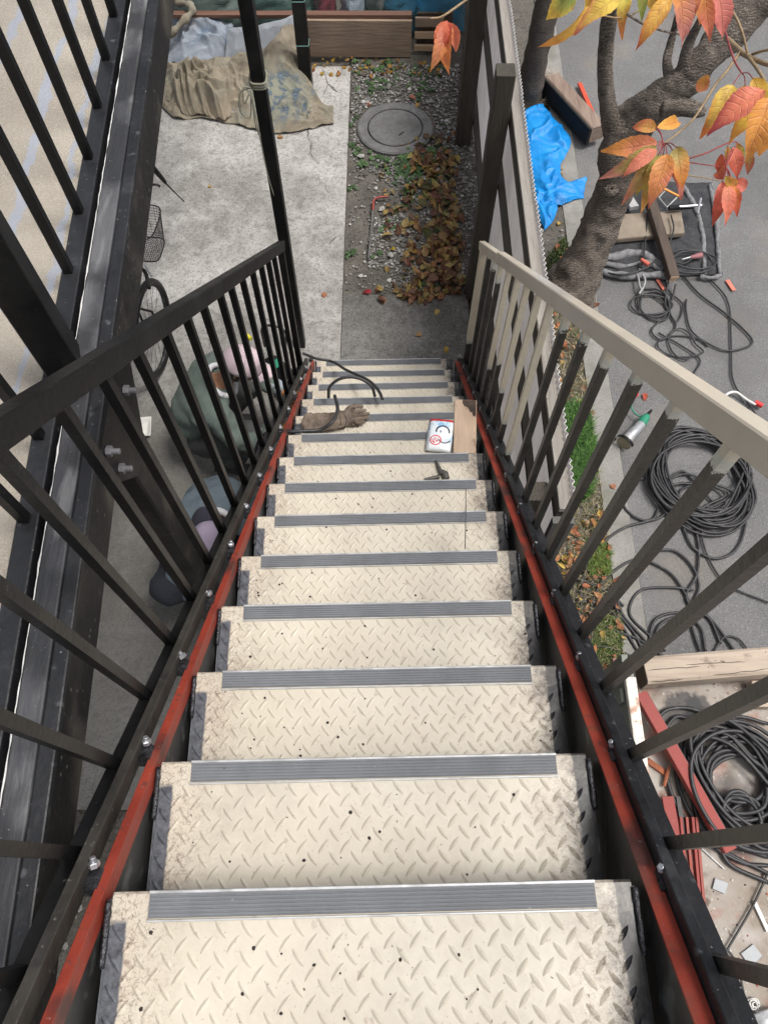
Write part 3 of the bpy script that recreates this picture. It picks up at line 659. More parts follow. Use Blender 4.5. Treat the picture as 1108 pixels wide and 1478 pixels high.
MB().bar(Vector((-.53, 2.93, slz(2.93) - .02)) - offl, Vector((-.53, 2.93, slz(2.93) + .985)) - offl, .034, .034, ch=.06).build('end_post', BLK, TL)
RY = [.069 + .1707 * i for i in range(-6, 17)]
TR, offr = railing(1, 'railing with beige painted handrail and dark bars on the right of the stairs', BEIGE, RY, 2.97)
o = MB().bar((0, 0, 0), (0, 0, 1.0), .036, .036, ch=.06).build('end_post', BALP, TR, loc=Vector((.53, 2.99, slz(2.99) - .02)) - offr); o.color = (.24, 0, 0, 1)
# loose cut wooden stakes painted cream, standing between the right balusters near the end of the rail

# ------------------------------------------------------------------ upper walkway (left)
def wx(x0, y): return x0 - .05 * y
def wbar(name, xa, xb, z0, z1, y0, y1, m, parent=None, n=1, **tags):
    b = MB(); vs = []
    for y in (y0, y1): vs += [(wx(xa, y), y, z0), (wx(xb, y), y, z0), (wx(xb, y), y, z1), (wx(xa, y), y, z1)]
    b.add(vs, [(0, 3, 2, 1), (4, 5, 6, 7), (0, 1, 5, 4), (1, 2, 6, 5), (2, 3, 7, 6), (3, 0, 4, 7)])
    o = b.build(name, m, parent, **tags)
    if True:
        md = o.modifiers.new('bevel', 'BEVEL'); md.width = .004; md.segments = 2
    return o
wbar('walkway_floor', -3.2, -.772, 2.5, 2.635, -3, 6.0, STUC, kind='structure')
t = thing('walkway_beam', 'long dark steel beam with worn grey top along the upper walkway', 'beam', (0, 0, 0))
wbar('ledge', -.768, -.717, 2.58, 2.70, -3, 6.0, BLKG, t)
wbar('groove', -.715, -.697, 2.56, 2.675, -3, 6.0, BLK, t)
wbar('top_flange', -.695, -.642, 2.685, 2.708, -3, 6.0, WORN, t); wbar('top_edge', -.641, -.606, 2.685, 2.705, -3, 6.0, BLKG, t)
wbar('web', -.69, -.612, 2.54, 2.683, -3, 6.0, SOOT, t)
b = MB(); pts = []
for i in range(400):
    y = -1 + i * .012; pts.append((wx(-.695, y) + .0015 * fn(y, 0, 0, 30), y, 2.709))
b.tube(pts, [.0014 * max(.1, 1 + 1.5 * fn(p[1], 3, 0, 14)) for p in pts], 4); b.build('chalky_paint_edge', PANEDGE, t, smooth=180)
t = thing('walkway_railing', 'black railing of square bars standing on the upper walkway ledge', 'railing', (wx(-.74, 1.5), 1.5, 2.7))
of = Vector((wx(-.74, 1.5), 1.5, 2.7)); src = None
for y in [.73 + .0, .945, 1.455, 1.67, 1.885, 2.105, 2.33, 2.55, 2.77, 3.0]:
    if src is None: o = src = MB().bar((0, 0, 0), (0, 0, 1.05), .024, .024, ch=.06).build('baluster', BLK, t)
    else: o = inst(src, 'baluster', t)
    o.location = Vector((wx(-.748, y), y, 2.7)) - of; o.rotation_euler = (ru(-.005, .005), ru(-.005, .005), .05)
MB().bar(Vector((wx(-.74, .6), .6, 3.76)) - of, Vector((wx(-.74, 5.5), 5.5, 3.76)) - of, .05, .035).build('handrail', BLK, t)
tag(MB().bar((0, 0, 0), (0, 0, 2.2), .085, .085, ch=.03).build('steel_post', BLK, loc=(-.775, 1.155, 2.70), rot=(0, 0, .3)), 'thick black square post rising from the walkway ledge at the left', 'post')
# column under the beam
t = thing('support_column', 'black square steel column carrying the walkway beam beside the workers', 'column', (-.716, 1.05, 0))
MB().bar((0, 0, 0), (0, 0, 2.54), .10, .10, ch=.06).build('shaft', SOOT, t)
MB().bar((0, 0, 0), (0, 0, .012), .2, .2).build('base_plate', BLK, t)
b = MB(); gx_ = .056
b.add([(gx_, -.17, 2.69), (gx_, .17, 2.69), (gx_, .17, 2.60), (gx_, .05, 2.42), (gx_, -.06, 2.42), (gx_, -.17, 2.58)] + [(gx_ + .01, -.17, 2.69), (gx_ + .01, .17, 2.69), (gx_ + .01, .17, 2.60), (gx_ + .01, .05, 2.42), (gx_ + .01, -.06, 2.42), (gx_ + .01, -.17, 2.58)],
      [(0, 1, 2, 3, 4, 5), (11, 10, 9, 8, 7, 6)] + [(i, 6 + i, 6 + (i + 1) % 6, (i + 1) % 6) for i in range(6)])
b.build('gusset_plate', BLK, t)
nut = MB(); nut.lathe([(.014, 0), (.014, .012), (.012, .014)], n=6); nut.lathe([(.008, .014), (.008, .03), (.006, .032)], n=12); ns = None
for yy, zz in ((.08, 2.62), (-.12, 2.655), (-.115, 2.56)):
    o = (nut.build('bolt', flat('dull_bolt', (.22, .22, .23), .5, .4), t, smooth=30) if ns is None else inst(ns, 'bolt', t)); ns = o
    o.location = (gx_ + .011, yy, zz); o.rotation_euler = (0, pi / 2, 0)

# tall pole and the short post
t = thing('tall_pole', 'tall black square pole standing beside the foot of the stairs', 'pole', (-.575, 3.33, 0))
MB().bar((0, 0, 0), (0, 0, 3.3), .062, .062, ch=.05).build('shaft', BLK, t)
CORD = flat('grey_green_cord', (.22, .22, .17), .8, 0, .2, .3, 60)
zr = 1.93
b = MB(); pts = [Vector((-.575 + .038 * (abs(cos(a)) ** .5) * (1 if cos(a) > 0 else -1), 3.33 + .038 * (abs(sin(a)) ** .5) * (1 if sin(a) > 0 else -1), zr + .01 * sin(a))) for a in [2 * pi * i / 28 for i in range(29)]]
for dz in (0, .012, .024): b.tube([p + Vector((0, 0, dz)) for p in pts], .006, 6)
kn = Vector((-.612, 3.29, zr))
b.tube(cat([kn, kn + Vector((-.05, -.01, -.02)), kn + Vector((-.06, -.03, -.10)), kn + Vector((-.02, -.03, -.13)), kn + Vector((0, -.02, -.03))], 6), .0035, 6)
b.tube(cat([kn, kn + Vector((-.03, -.02, .01)), kn + Vector((-.035, -.03, -.06)), kn + Vector((0, -.02, -.02)), kn + Vector((.0, -.03, -.17)), kn + Vector((.012, -.03, -.24))], 6), .0035, 6)
b.tube(cat([kn, kn + Vector((.01, -.03, -.2)), kn + Vector((.015, -.02, -.45)), kn + Vector((.03, -.02, -.6))], 6), .003, 6)
tag(b.build('rope_tie', CORD, smooth=180), 'grey-green cord knotted round the tall black pole', 'cord')
t = thing('short_post', 'black square post standing in the blanket pile near the brown board', 'post', (-.665, 6.05, 0))
MB().bar((0, 0, 0), (0, 0, 2.2), .10, .10, ch=.05).build('shaft', BLK, t)
GT = flat('turquoise_tape', (.25, .5, .45), .6); b = MB(); b.bar((0, 0, 0), (0, 0, .006), .104, .104); b.build('tape_line', GT, t, loc=(0, 0, .38)); inst(t.children[-1], 'tape_line', t, loc=(0, 0, .72))

# ------------------------------------------------------------------ fence
T = thing('fence', 'fence of dark wooden posts and grey corrugated sheets right of the stairs', 'fence', (.7, 1.3, 0)); fo = Vector((.7, 1.3, 0))
ztop = lambda y: 1.60 - .045 * (y - 1.3)
for y, h, wd in ((5.39, 2.6, .118), (3.79, 1.68, .10), (1.42, 1.50, .085)):
    MB().bar((0, 0, 0), (0, 0, h), wd, .105 if wd > .09 else .085, ch=.06).build('post', W_POST, T, loc=Vector((.635, y, 0)) - fo)
def frail(name, x, dz, w_, h_, m, y0=1.3, y1=9, mid=None):
    z = (lambda y: mid) if mid else (lambda y: ztop(y) + dz)
    MB().bar((0, 0, 0), (0, y1 - y0, z(y1) - z(y0)), w_, h_, ch=.08).build(name, m, T, loc=Vector((x, y0, z(y0))) - fo)
frail('cap_board', .722, -.03, .052, .022, W_CAP)
frail('rail', .716, -.12, .04, .036, W_RAIL)
frail('rail', .716, -.56, .04, .036, W_RAIL)
frail('rail', .716, 0, .04, .05, W_RAIL, mid=.2)
y = 1.3; k = 0
while y < 8.9:
    yb_ = y + .86; n = int(.86 / .0075); P = []
    for i in range(n + 1):
        yy = y + .86 * i / n; x = .756 + .006 * sin(2 * pi * yy / .032) + (.003 if k % 2 else 0)
        P.append([(x, yy, .04), (x, yy, ztop(yy) * .5), (x, yy, ztop(yy))])
    g = MB().grid([[Vector(q) - fo for q in r] for r in P]).build('corrugated_sheet', PANEL, T, smooth=180)
    MB().tube([Vector(r[2]) - fo for r in P], .0019, 4).build('sheet_edge', PANEDGE, T, smooth=180)
    y = yb_; k += 1
MB().bar((0, 0, 0), (0, 0, 1.545), .085, .03, ch=.05).build('end_board', flat('dark_grey_board', (.10, .098, .09), .7), T, loc=Vector((.715, 1.27, 0)) - fo)
# ------------------------------------------------------------------ cloth helper
def cloth(name, far, near, nu, nv, mat, amp=.03, fs=5, lift=.02, seed=0, solid=.006, an=(1, 1), bulge=0, ridge=1, parent=None):
    F = cat(far, 8); Nn = cat(near, 8)
    def rs(P, n):
        d = [0]
        for a, c in zip(P, P[1:]): d.append(d[-1] + (c - a).length)
        out = []; j = 0
        for i in range(n + 1):
            t = d[-1] * i / n
            while j < len(P) - 2 and d[j + 1] < t: j += 1
            out.append(P[j].lerp(P[j + 1], (t - d[j]) / max(1e-9, d[j + 1] - d[j])))
        return out
    A = rs(F, nu); B = rs(Nn, nu); G = []
    for i in range(nu + 1):
        row = []
        for j in range(nv + 1):
            v = j / nv; p = A[i].lerp(B[i], v); e = min(1, 4 * v, 4 * (1 - v), 6 * i / nu, 6 * (1 - i / nu))
            wob = Vector((fn(p.x + seed, p.y, 3, 7), fn(p.x + seed, p.y, 8, 7), 0)) * .012
            q = Vector((p.x * an[0] + .25 * fn(p.x, p.y, seed, 1.5), p.y * an[1] + .25 * fn(p.x, p.y, seed + 4, 1.5), seed))
            r1 = 1 - abs(noise.noise(q * fs)) * 2.2; r2 = 1 - abs(noise.noise(q * fs * 2.3 + Vector((5, 5, 5)))) * 2
            h = (max(0, r1) * ridge + .4 * max(0, r2)) * amp * (.35 + .65 * e) + .12 * amp * fn(q.x, q.y, 2, fs * 5)
            row.append(p + wob + Vector((0, 0, lift * e + h + bulge * sin(pi * v) * e)))
        G.append(row)
    o = MB().grid(G).build(name, mat, parent, smooth=180)
    if solid:
        m = o.modifiers.new('thick', 'SOLIDIFY'); m.thickness = solid; m.offset = 1
    return o
Q = lambda L: [at(*p) for p in L]

# ------------------------------------------------------------------ back boundary
t = thing('brown_board', 'wide brown plank standing on edge behind the gravel', 'board', (-.2, 6.45, 0))
MB().bar((-.5, 0, .165), (.42, 0, .16), .03, .31, ch=.06).build('plank', W_PLANK, t)
MB().bar((-1.6, .04, .335), (.42, .04, .335), .06, .03, ch=.06).build('top_edge_rail', woodm('dark_plank_edge', (.12, .06, .04), (.2, .11, .08), 12, (.1, 1, 1)), t)
t = thing('wooden_pallet', 'light wooden pallet on edge to the right of the brown plank', 'pallet', (.35, 6.5, 0))
src = None
for i, (z, h, m) in enumerate(((.27, .075, W_PLANK), (.16, .055, W_PAL), (.05, .05, W_PAL))):
    MB().bar((-.1, .0, z), (.14, .0, z), .022, h, ch=.06).build('slat', m, t)
MB().bar((-.08, .08, .15), (.22, .08, .15), .02, .3).build('back_board', W_DARK, t)
# clutter behind a fine net
t = thing('green_net', 'fine green netting hung across the yard behind the boards', 'net', (-.5, 6.62, 0))
b = MB()
x = -1.6
while x < 1.25:
    b.tube([(x - .0, .0 + .01 * sin(x * 5 + z * 9), z) for z in (.05, .3, .55, .8)], .0011, 3); x += .013
z = .05
while z < .8:
    b.tube([(x_, .01 * sin(x_ * 5 + z * 9), z) for x_ in [-1.6 + .15 * i for i in range(20)]], .0011, 3); z += .013
b.build('mesh_threads', NETG, t, kind='stuff')
MB().tube([(-1.6, 0, .8), (1.25, 0, .8)], .008, 6).build('top_rope', NETG, t)
def bundle(px, col, lab, seed, wd=.3, dp=.3, hh=.4, y=7.0, rough=.5):
    x = gyx(px, y); P = []
    n, m = 22, 14
    for i in range(n + 1):
        a = 2 * pi * i / n; row = []
        for j in range(m + 1):
            f = j / m; r_ = (1 - f ** 3) ** .5 if f < 1 else 0.02
            rr = r_ * (1 + .22 * fn(cos(a) + seed, sin(a), f * 2, 2.2)); row.append(Vector((x + cos(a) * wd * rr, y + sin(a) * dp * rr, hh * f)))
        P.append(row)
    P[-1] = [v.copy() for v in P[0]]
    return tag(MB().grid(P).build('wrapped_bundle', flat('bundle_%d' % seed, col, rough, 0, .3, .4, 14), smooth=180), lab, 'bundle')
def gyx(px, y):
    d = ray(px, 12); return (CAM + d * ((y - CAM.y) / d.y)).x
bundle(290, (.10, .13, .12), 'grey-green wrapped bundle behind the net at the far left', 1, .45, .3)
bundle(400, (.07, .12, .11), 'dark green wrapped bundle behind the net between the two black posts', 2, .35)
bundle(468, (.20, .03, .05), 'dark red cloth bundle behind the net beside the short black post', 3, .10, .2)
bundle(510, (.36, .42, .5), 'pale blue-white sack behind the net above the brown plank', 4, .12, .2, .38)
bundle(545, (.12, .11, .11), 'dark grey sack behind the net above the plank', 5, .12, .2)
bundle(575, (.02, .13, .24), 'blue plastic sheet bundle behind the net right of the pale sack', 6, .2, .25)
bundle(630, (.01, .16, .32), 'bright blue sheet bundle behind the net next to the fence', 7, .25, .3)
BKW = flat('far_board', (.06, .07, .065)); 
MB().bar((-5, 7.6, .4), (1.2, 7.6, .4), .05, .9).build('yard_wall', BKW)
tag(bpy.data.objects['yard_wall'], 'low dark wall closing the yard behind the bundles', 'wall')

# ------------------------------------------------------------------ cloths
o = cloth('khaki_blanket', [at(226, 96, .12), at(262, 92, .16), at(300, 88, .14), at(345, 78, .16), at(385, 72, .2), at(402, 50, .3), at(422, 34, .33), at(438, 70, .2), at(448, 118, .06), at(462, 146, .02), at(481, 158, .0)],
      [at(228, 150, .0), at(245, 166, 0), at(262, 173, 0), at(290, 170, .0), at(312, 176, 0), at(345, 182, 0), at(395, 194, 0), at(440, 189, 0), at(482, 180, 0)], 260, 130, BLANK, .065, 4.6, .03, 3, .010)
tag(o, 'khaki plush blanket with blue flowers heaped on the concrete', 'blanket')
o = cloth('blanket_roll', [at(262, 112, .05), at(300, 105, .09), at(340, 125, .06), at(352, 160, 0)], [at(240, 150, 0), at(262, 168, 0), at(300, 172, 0), at(325, 180, 0)], 110, 80, BLANK, .11, 8, .06, 9, .01, bulge=.05)
tag(o, 'rumpled khaki blanket corner rolled into a lump at the left', 'blanket')
o = cloth('blue_cloth', [at(240, 20, .15), at(262, 26, .25), at(300, 22, .3), at(338, 38, .25)], [at(236, 92, .1), at(262, 95, .12), at(300, 90, .12), at(328, 86, .1)], 110, 80, DENIM, .065, 5, .03, 21, .006)
tag(o, 'crumpled faded blue cloth heaped at the far left of the pile', 'cloth')
o = cloth('light_sheet', [at(328, 42, .3), at(360, 38, .34), at(395, 32, .36), at(425, 22, .4)], [at(322, 92, .1), at(352, 88, .12), at(385, 86, .12), at(418, 72, .18)], 60, 40, flat('pale_blue_sheet', (.33, .36, .40), .9, 0, .15, .3, 8), .025, 3, .01, 33, .005)
tag(o, 'smooth pale blue-grey sheet behind the tall pole', 'cloth')
b = MB(); pts = cat([at(232, 62, .2), at(250, 45, .3), at(272, 22, .38), at(278, 10, .4), at(262, 3, .38), at(240, 6, .34)], 8)
b.tube(pts, [.028 + .008 * sin(i) for i in range(len(pts))], 8, disp=lambda q, r: .006 * fn(q.x, q.y, q.z, 30)); tag(b.build('cloth_strap', BLANK, smooth=180), 'twisted khaki strip of cloth looped over the blue heap', 'cloth')
# blue tarpaulin
o = cloth('blue_tarpaulin', [at(782, 150, .05), at(800, 172, .04), at(822, 198, .02), at(818, 222, .02), at(808, 240, .02), at(815, 262, .02), at(846, 256, .02)],
      [at(758, 158, .05), at(758, 200, .03), at(760, 235, .02), at(764, 262, .01), at(772, 282, .01), at(800, 297, .01), at(842, 286, .0)], 110, 40, TARP, .035, 6, .015, 41, .002)
tag(o, 'bright blue tarpaulin crumpled between the fence and the tree', 'tarpaulin')
tl = cloth('tarpaulin_tail', [at(800, 280, .03), at(803, 296, .02), at(800, 318, 0)], [at(764, 270, .03), at(774, 305, .01), at(786, 333, 0)], 50, 36, TARP, .03, 7, .012, 47, .002)
tag(tl, 'small blue tarpaulin tail reaching the verge below the larger sheet', 'tarpaulin')

# ------------------------------------------------------------------ timber by the tree
a0, a1 = at(795, 118, .12), at(862, 192, .12)
t = thing('old_timber', 'old squared timber with a black side leaning beside the blue tarpaulin', 'timber', a0)
MB().bar((0, 0, 0), a1 - a0, .13, .13, ch=.08).build('timber_body', W_TOP, t)
MB().bar(Vector((-.07, -.03, -.015)), a1 - a0 + Vector((-.07, -.03, -.015)), .02, .15).build('charred_side', CHAR, t)
b = MB()
for _ in range(60):
    p = Vector((ru(-.06, .06), ru(-.02, .06), ru(-.05, .06))); b.tube([p, p + Vector((ru(-.06, .02), ru(.02, .09), ru(-.03, .03)))], [.004, .001], 3)
b.build('splinters', W_TIMB, t, kind='stuff')
b = MB()
for _ in range(80):
    p = at(ru(768, 782), ru(128, 152), .02); b.tube([p, p + Vector((ru(-.08, .08), ru(-.08, .08), ru(0, .06)))], [.003, .001], 3)
tag(b.build('straw_tuft', W_TIMB, kind='stuff'), 'tuft of pale straw by the timber end', 'straw')
MB_ = MB().bar(at(836, 120, .03), at(856, 166, .03), .035, .02); tag(MB_.build('red_bar', flat('orange_red_paint', (.55, .07, .03), .5)), 'short orange-red steel bar on the asphalt beyond the tree', 'bar')

# ------------------------------------------------------------------ mat with boards and tools
MATB = pm('black_woven_mat', [(.3, (.018, .019, .022)), (.7, (.055, .057, .062))], 12, .8, 0, .6, 200, spots=[(90, .66, .03, (.22, .22, .23), .6)])
MATE = flat('grey_mat_hem', (.2, .2, .205), .9, 0, .45, .6, 30)
t = thing('work_mat', 'black woven mat with grey hems spread on the asphalt under tools', 'mat', at(950, 330)); mo = t.location.copy()
def sub(L, z=.0): return [at(p[0], p[1], z) - mo for p in L]
cloth('mat_sheet', sub([(884, 268), (940, 262), (985, 264), (1027, 264)], .01), sub([(862, 390), (910, 400), (975, 398), (1042, 398)], .01), 70, 50, MATB, .02, 4, .006, 51, .004, parent=t)
for L, wd in (([(1024, 266), (1032, 310), (1035, 350), (1038, 395)], .022), ([(985, 268), (1003, 300), (1014, 340), (1016, 395)], .024), ([(866, 372), (890, 370), (925, 366), (958, 386)], .035), ([(868, 392), (900, 398), (940, 397), (965, 398)], .03), ([(870, 380), (900, 384), (930, 378), (955, 390)], .022), ([(1010, 398), (1024, 401), (1040, 397)], .02)):
    pts = cat(sub(L, .03), 8); MB().tube(pts, [wd * .8 * (1 + .08 * sin(i * 1.1)) for i in range(len(pts))], 10, disp=lambda q, r: .012 * fn(q.x, q.y, q.z, 12)).build('hem_roll', MATE, t, smooth=180)
def slab(name, pts, z0, z1, mat, lab, cat_, parent=None, bev=.006):
    P = [at(x, y, z1) for x, y in pts]; c = sum(P, Vector()) / len(P); b = MB(); n = len(P)
    b.add([(p.x - c.x, p.y - c.y, z0) for p in P] + [(p.x - c.x, p.y - c.y, z1) for p in P], [(i, (i + 1) % n, n + (i + 1) % n, n + i) for i in range(n)] + [tuple(range(n - 1, -1, -1)), tuple(range(n, 2 * n))])
    o = b.build(name, mat, parent, loc=(c.x, c.y, 0)); bm = bmesh.new(); bm.from_mesh(o.data); bmesh.ops.recalc_face_normals(bm, faces=bm.faces); bm.to_mesh(o.data); bm.free()
    md = o.modifiers.new('bevel', 'BEVEL'); md.width = bev; md.segments = 2
    if lab: tag(o, lab, cat_)
    return o
slab('seat_board', [(890, 344), (989, 335), (983, 302), (895, 308)], .05, .10, BOARD, 'brown wooden board lying on the black mat under the timber', 'board', bev=.012)
t = thing('square_timber', 'narrow dark squared timber lying across the mat and board', 'timber', at(975, 400, .03)); o0 = t.location.copy()
pA, pB = at(938, 290, .16) - o0, at(972, 402, .09) - o0
MB().bar(pA, pB, .07, .06, ch=.08).build('timber_body', W_DARK, t)
MB().bar(pB, pB + (pB - pA).normalized() * .004, .06, .05).build('sawn_end', W_PAL, t)
t = thing('bar_clamp', 'black clamp with silver screw lying on the mat', 'clamp', at(985, 300, .1)); o0 = t.location.copy()
MB().bar(at(965, 300, .14) - o0, at(1000, 297, .14) - o0, .03, .03).build('body', BLK, t)
MB().tube([at(980, 298, .15) - o0, at(1012, 296, .15) - o0], .010, 8).build('screw', ZINC, t, smooth=40)
MB().tube([at(1006, 308, .15) - o0, at(1011, 286, .17) - o0], .009, 8).build('handle', ZINC, t, smooth=40)
t = thing('wire_square', 'thin silver wire square lying by the clamp under the leaves', 'frame', at(965, 290, .1)); o0 = t.location.copy()
MB().tube(cat([at(x, y, .15) - o0 for x, y in [(950, 285), (962, 299), (978, 283), (962, 272)]], 1, True) + [at(950, 285, .15) - o0], .007, 6).build('rods', ALU, t, smooth=40)
tag(MB().bar(at(958, 272, .16), at(982, 284, .16), .016, .008).build('orange_strip', flat('orange_strip', (.8, .3, .06))), 'thin orange strip lying over the silver frame', 'strip')
tag(MB().bar(at(890, 262, .08), at(915, 300, .10), .07, .03).build('grey_tile', flat('pale_grey_metal', (.4, .4, .4))), 'pale grey plate half hidden behind the tree trunk', 'plate')
t = thing('spring_clamp', 'silver earth clamp of the welder at the lower edge of the mat', 'clamp', at(922, 405, .03)); o0 = t.location.copy()
for L in ([(917, 392), (921, 402), (923, 414), (927, 420)], [(922, 388), (930, 402), (929, 412), (922, 424)]):
    MB().tube(cat([at(x, y, .05) - o0 for x, y in L], 5), .008, 6).build('jaw', ALU, t, smooth=60)
t = thing('electrode_holder', 'dusty pink welding electrode holder lying on the right of the mat', 'tool', at(1000, 372, .05)); o0 = t.location.copy()
PNK = flat('dusty_red_rubber', (.32, .13, .14), .7)
MB().tube([at(1012, 368, .07) - o0, at(1003, 370, .07) - o0, at(996, 371, .07) - o0], [.022, .018, .010], 10).build('grip', PNK, t, smooth=60)
MB().tube([at(996, 371, .07) - o0, at(984, 374, .07) - o0], [.007, .005], 8).build('nose', ALU, t, smooth=60)
MB().tube([at(936, 382, .08), at(925, 374, .08)], [.017, .012], 8).build('red_plug', flat('coral_plug', (.6, .14, .1)), smooth=60); tag(bpy.data.objects['red_plug'], 'coral red cable plug on the grey fold of the mat', 'plug')

# ------------------------------------------------------------------ cables
def cable(name, pts, r, lab, z=.012, parent=None, n=6, grp=None, sub_=8):
    P = [at(p[0], p[1], p[2] if len(p) > 2 else z) for p in pts]; o0 = P[0].copy()
    o = MB().tube(cat([p - o0 for p in P], sub_), r, n).build(name, RUB, smooth=180, loc=o0); return tag(o, lab, 'cable', grp)
def coil(name, cx, cy, z, rx, ry, turns, r, lab, jit=.14, seed=1, mat=None, rot=0, dz=.004, tail=(), sub_=5):
    rnd = random.Random(seed); c = at(cx, cy, z); P = []; K_ = 9
    for k in range(turns):
        ox, oy, sx, sy = rnd.uniform(-jit, jit) * rx, rnd.uniform(-jit, jit) * ry, rnd.uniform(1 - jit * 1.3, 1 + jit * .7), rnd.uniform(1 - jit * 1.3, 1 + jit * .7); hz = rnd.uniform(.3, 1)
        for i in range(K_):
            a = 2 * pi * i / K_; x, y = ox + rx * sx * cos(a) * (1 + rnd.uniform(-.05, .05)), oy + ry * sy * sin(a) * (1 + rnd.uniform(-.05, .05))
            P.append(Vector((x * cos(rot) - y * sin(rot), x * sin(rot) + y * cos(rot), r + dz * k * hz + rnd.uniform(0, r * 2))))
    for p in tail: P.append(at(*p) - c)
    o = MB().tube(cat(P, sub_), r, 6).build(name, mat or RUB, smooth=180, loc=c); return tag(o, lab, 'cable coil')
coil('cable_coil', 1006, 692, 0, .29, .33, 19, .0085, 'large black cable coil on the asphalt under the handrail', .16, 3, rot=.3)
coil('cable_coil', 1000, 720, 0, .20, .13, 4, .0085, 'small inner loops of cable lying in the large coil', .3, 8)
coil('cable_coil', 1060, 1130, .63, .19, .24, 22, .0095, 'thick black cable coil lying in the truck bed', .27, 5, rot=.5)
coil('cable_coil', 1070, 1180, .66, .085, .11, 3, .0095, 'small upper loop of cable on top of the truck bed coil', .2, 12)
coil('cable_coil', 945, 442, 0, .15, .12, 3, .007, 'thin black cable loops just below the mat', .25, 9)
coil('cable_coil', 1000, 380, .05, .16, .11, 2, .007, 'thin cable loops lying on the black mat', .2, 14)
coil('cable_coil', 985, 505, 0, .14, .12, 2, .006, 'thin tangled cable loops half hidden by the beige handrail', .35, 17)
cable('cable', [(986, 398), (1010, 425), (1050, 455), (1085, 490), (1070, 503), (1040, 504), (1000, 480), (990, 450), (990, 432)], .007, 'black cable making a wide loop right of the mat')
cable('cable', [(1020, 398), (1050, 435), (1055, 500), (1058, 550), (1085, 590), (1120, 640)], .006, 'thin cable running down the road from the mat corner')
cable('cable', [(965, 403, .05), (960, 440), (975, 470), (955, 490), (940, 476), (960, 455), (970, 430), (975, 410, .05)], .007, 'short cable loop beneath the sawn timber end')
cable('cable', [(945, 250, .2), (935, 300, .12), (930, 360, .08), (925, 385, .05)], .006, 'thin cable trailing down over the brown board')
cable('cable', [(968, 310, .13), (972, 330, .13), (965, 352, .12), (960, 370, .1), (985, 380, .05), (1000, 372, .07)], .006, 'cable leading across the board to the pink holder')
cable('cable', [(868, 392, .03), (900, 396, .07), (935, 385, .08), (950, 370, .08)], .007, 'cable lying along the folded grey hem of the mat')
cable('cable', [(1075, 660), (1077, 700), (1075, 760), (1060, 795), (1030, 806), (1000, 790), (985, 760), (975, 740)], .0085, 'thick cable swinging out below the large coil')
cable('cable', [(1008, 710), (1010, 760), (1020, 800), (1040, 835), (1060, 850), (1110, 870)], .006, 'thin cable leaving the coil towards the right edge')
cable('cable', [(950, 735), (940, 750), (905, 760), (880, 775), (855, 800), (840, 840), (838, 880)], .0085, 'cable crossing the kerb from the coil towards the verge')
cable('cable', [(1000, 745), (1008, 790), (1005, 830), (990, 860), (1005, 890)], .0085, 'cable hanging straight down from the coil on the asphalt')
cable('cable', [(845, 940), (848, 900), (862, 850), (885, 825), (915, 808), (940, 812), (970, 830), (990, 860), (1000, 880)], .0085, 'upper cable arching over the kerb below the grass patch')
cable('cable', [(852, 930), (858, 890), (880, 850), (910, 820)], .0085, 'second cable hugging the arch over the kerb')
cable('cable', [(945, 794), (975, 796), (1000, 820), (1008, 850), (990, 885)], .0085, 'cable curving round on the asphalt above the second arch')
cable('cable', [(1000, 852), (970, 848), (930, 850), (912, 866), (910, 890), (940, 920), (960, 940, .02)], .0085, 'square cornered cable loop on the kerb edge')
cable('cable', [(820, 832), (850, 842), (880, 858), (900, 875)], .0085, 'short cable crossing the orange leaves')
cable('cable', [(822, 870), (850, 868), (875, 875), (895, 900), (920, 940)], .0085, 'cable running off the leaves towards the timber beam')
cable('cable', [(825, 890), (860, 900), (900, 915), (925, 925), (960, 950)], .0085, 'cable lying flat beside the lower grass patch')
cable('cable', [(850, 932), (880, 935), (905, 945), (925, 960)], .0085, 'lowest cable on the verge near the truck corner')
cable('cable', [(885, 866), (892, 885), (915, 915), (930, 945)], .009, 'cable bundle strand falling towards the timber end')
cable('cable', [(890, 866), (900, 890), (925, 918), (945, 945)], .009, 'neighbouring strand in the cable bundle by the timber end')
cable('cable', [(935, 935), (945, 895), (980, 884), (1020, 890), (1040, 930)], .0085, 'black cable loop ahead of the timber beam')
cable('cable', [(940, 940), (952, 902), (985, 890), (1010, 905), (1018, 940)], .0085, 'inner cable loop ahead of the timber beam')
cable('cable', [(995, 880), (1000, 910), (1010, 940)], .0085, 'cable strand between the beam and the right hand bars')
cable('cable', [(1010, 878), (1035, 905), (1060, 940)], .0085, 'cable strand slanting to the beam at the right')
cable('cable', [(1030, 940), (1045, 920), (1065, 922), (1080, 940)], .006, 'thin cable arch behind the beam near the right edge')
for L, lab in (([(946, 1040), (962, 1025), (990, 1022), (1020, 1030)], 'cable curve at the dark stain in the truck bed'), ([(955, 1060), (975, 1035), (1000, 1040)], 'short cable curve inside the other one in the truck bed'),
    ([(960, 1120), (980, 1170), (1020, 1215), (1070, 1245), (1110, 1250)], 'outer cable sweeping round under the red beam'), ([(975, 1075), (978, 1130), (1000, 1180), (1040, 1225), (1110, 1262)], 'second cable sweeping round under the red beam'),
    ([(1108, 1260), (1085, 1310), (1050, 1370), (1035, 1400)], 'thin cable crossing the truck bed to the black rail'), ([(1033, 1360), (1055, 1378), (1068, 1410), (1076, 1460)], 'thin black wire at the bottom right corner of the truck bed'),
    ([(1108, 1150), (1060, 1165), (1040, 1200), (1050, 1245), (1110, 1275)], 'outermost lower cable loop in the truck bed'), ([(1108, 1045), (1060, 1035), (1015, 1060), (1000, 1100), (1003, 1170), (1030, 1210), (1110, 1238)], 'cable loop rounding the left side of the truck bed coil')):
    cable('cable', [(x, y, .64) for x, y in L], .0095 if 'thin' not in lab else .005, lab)
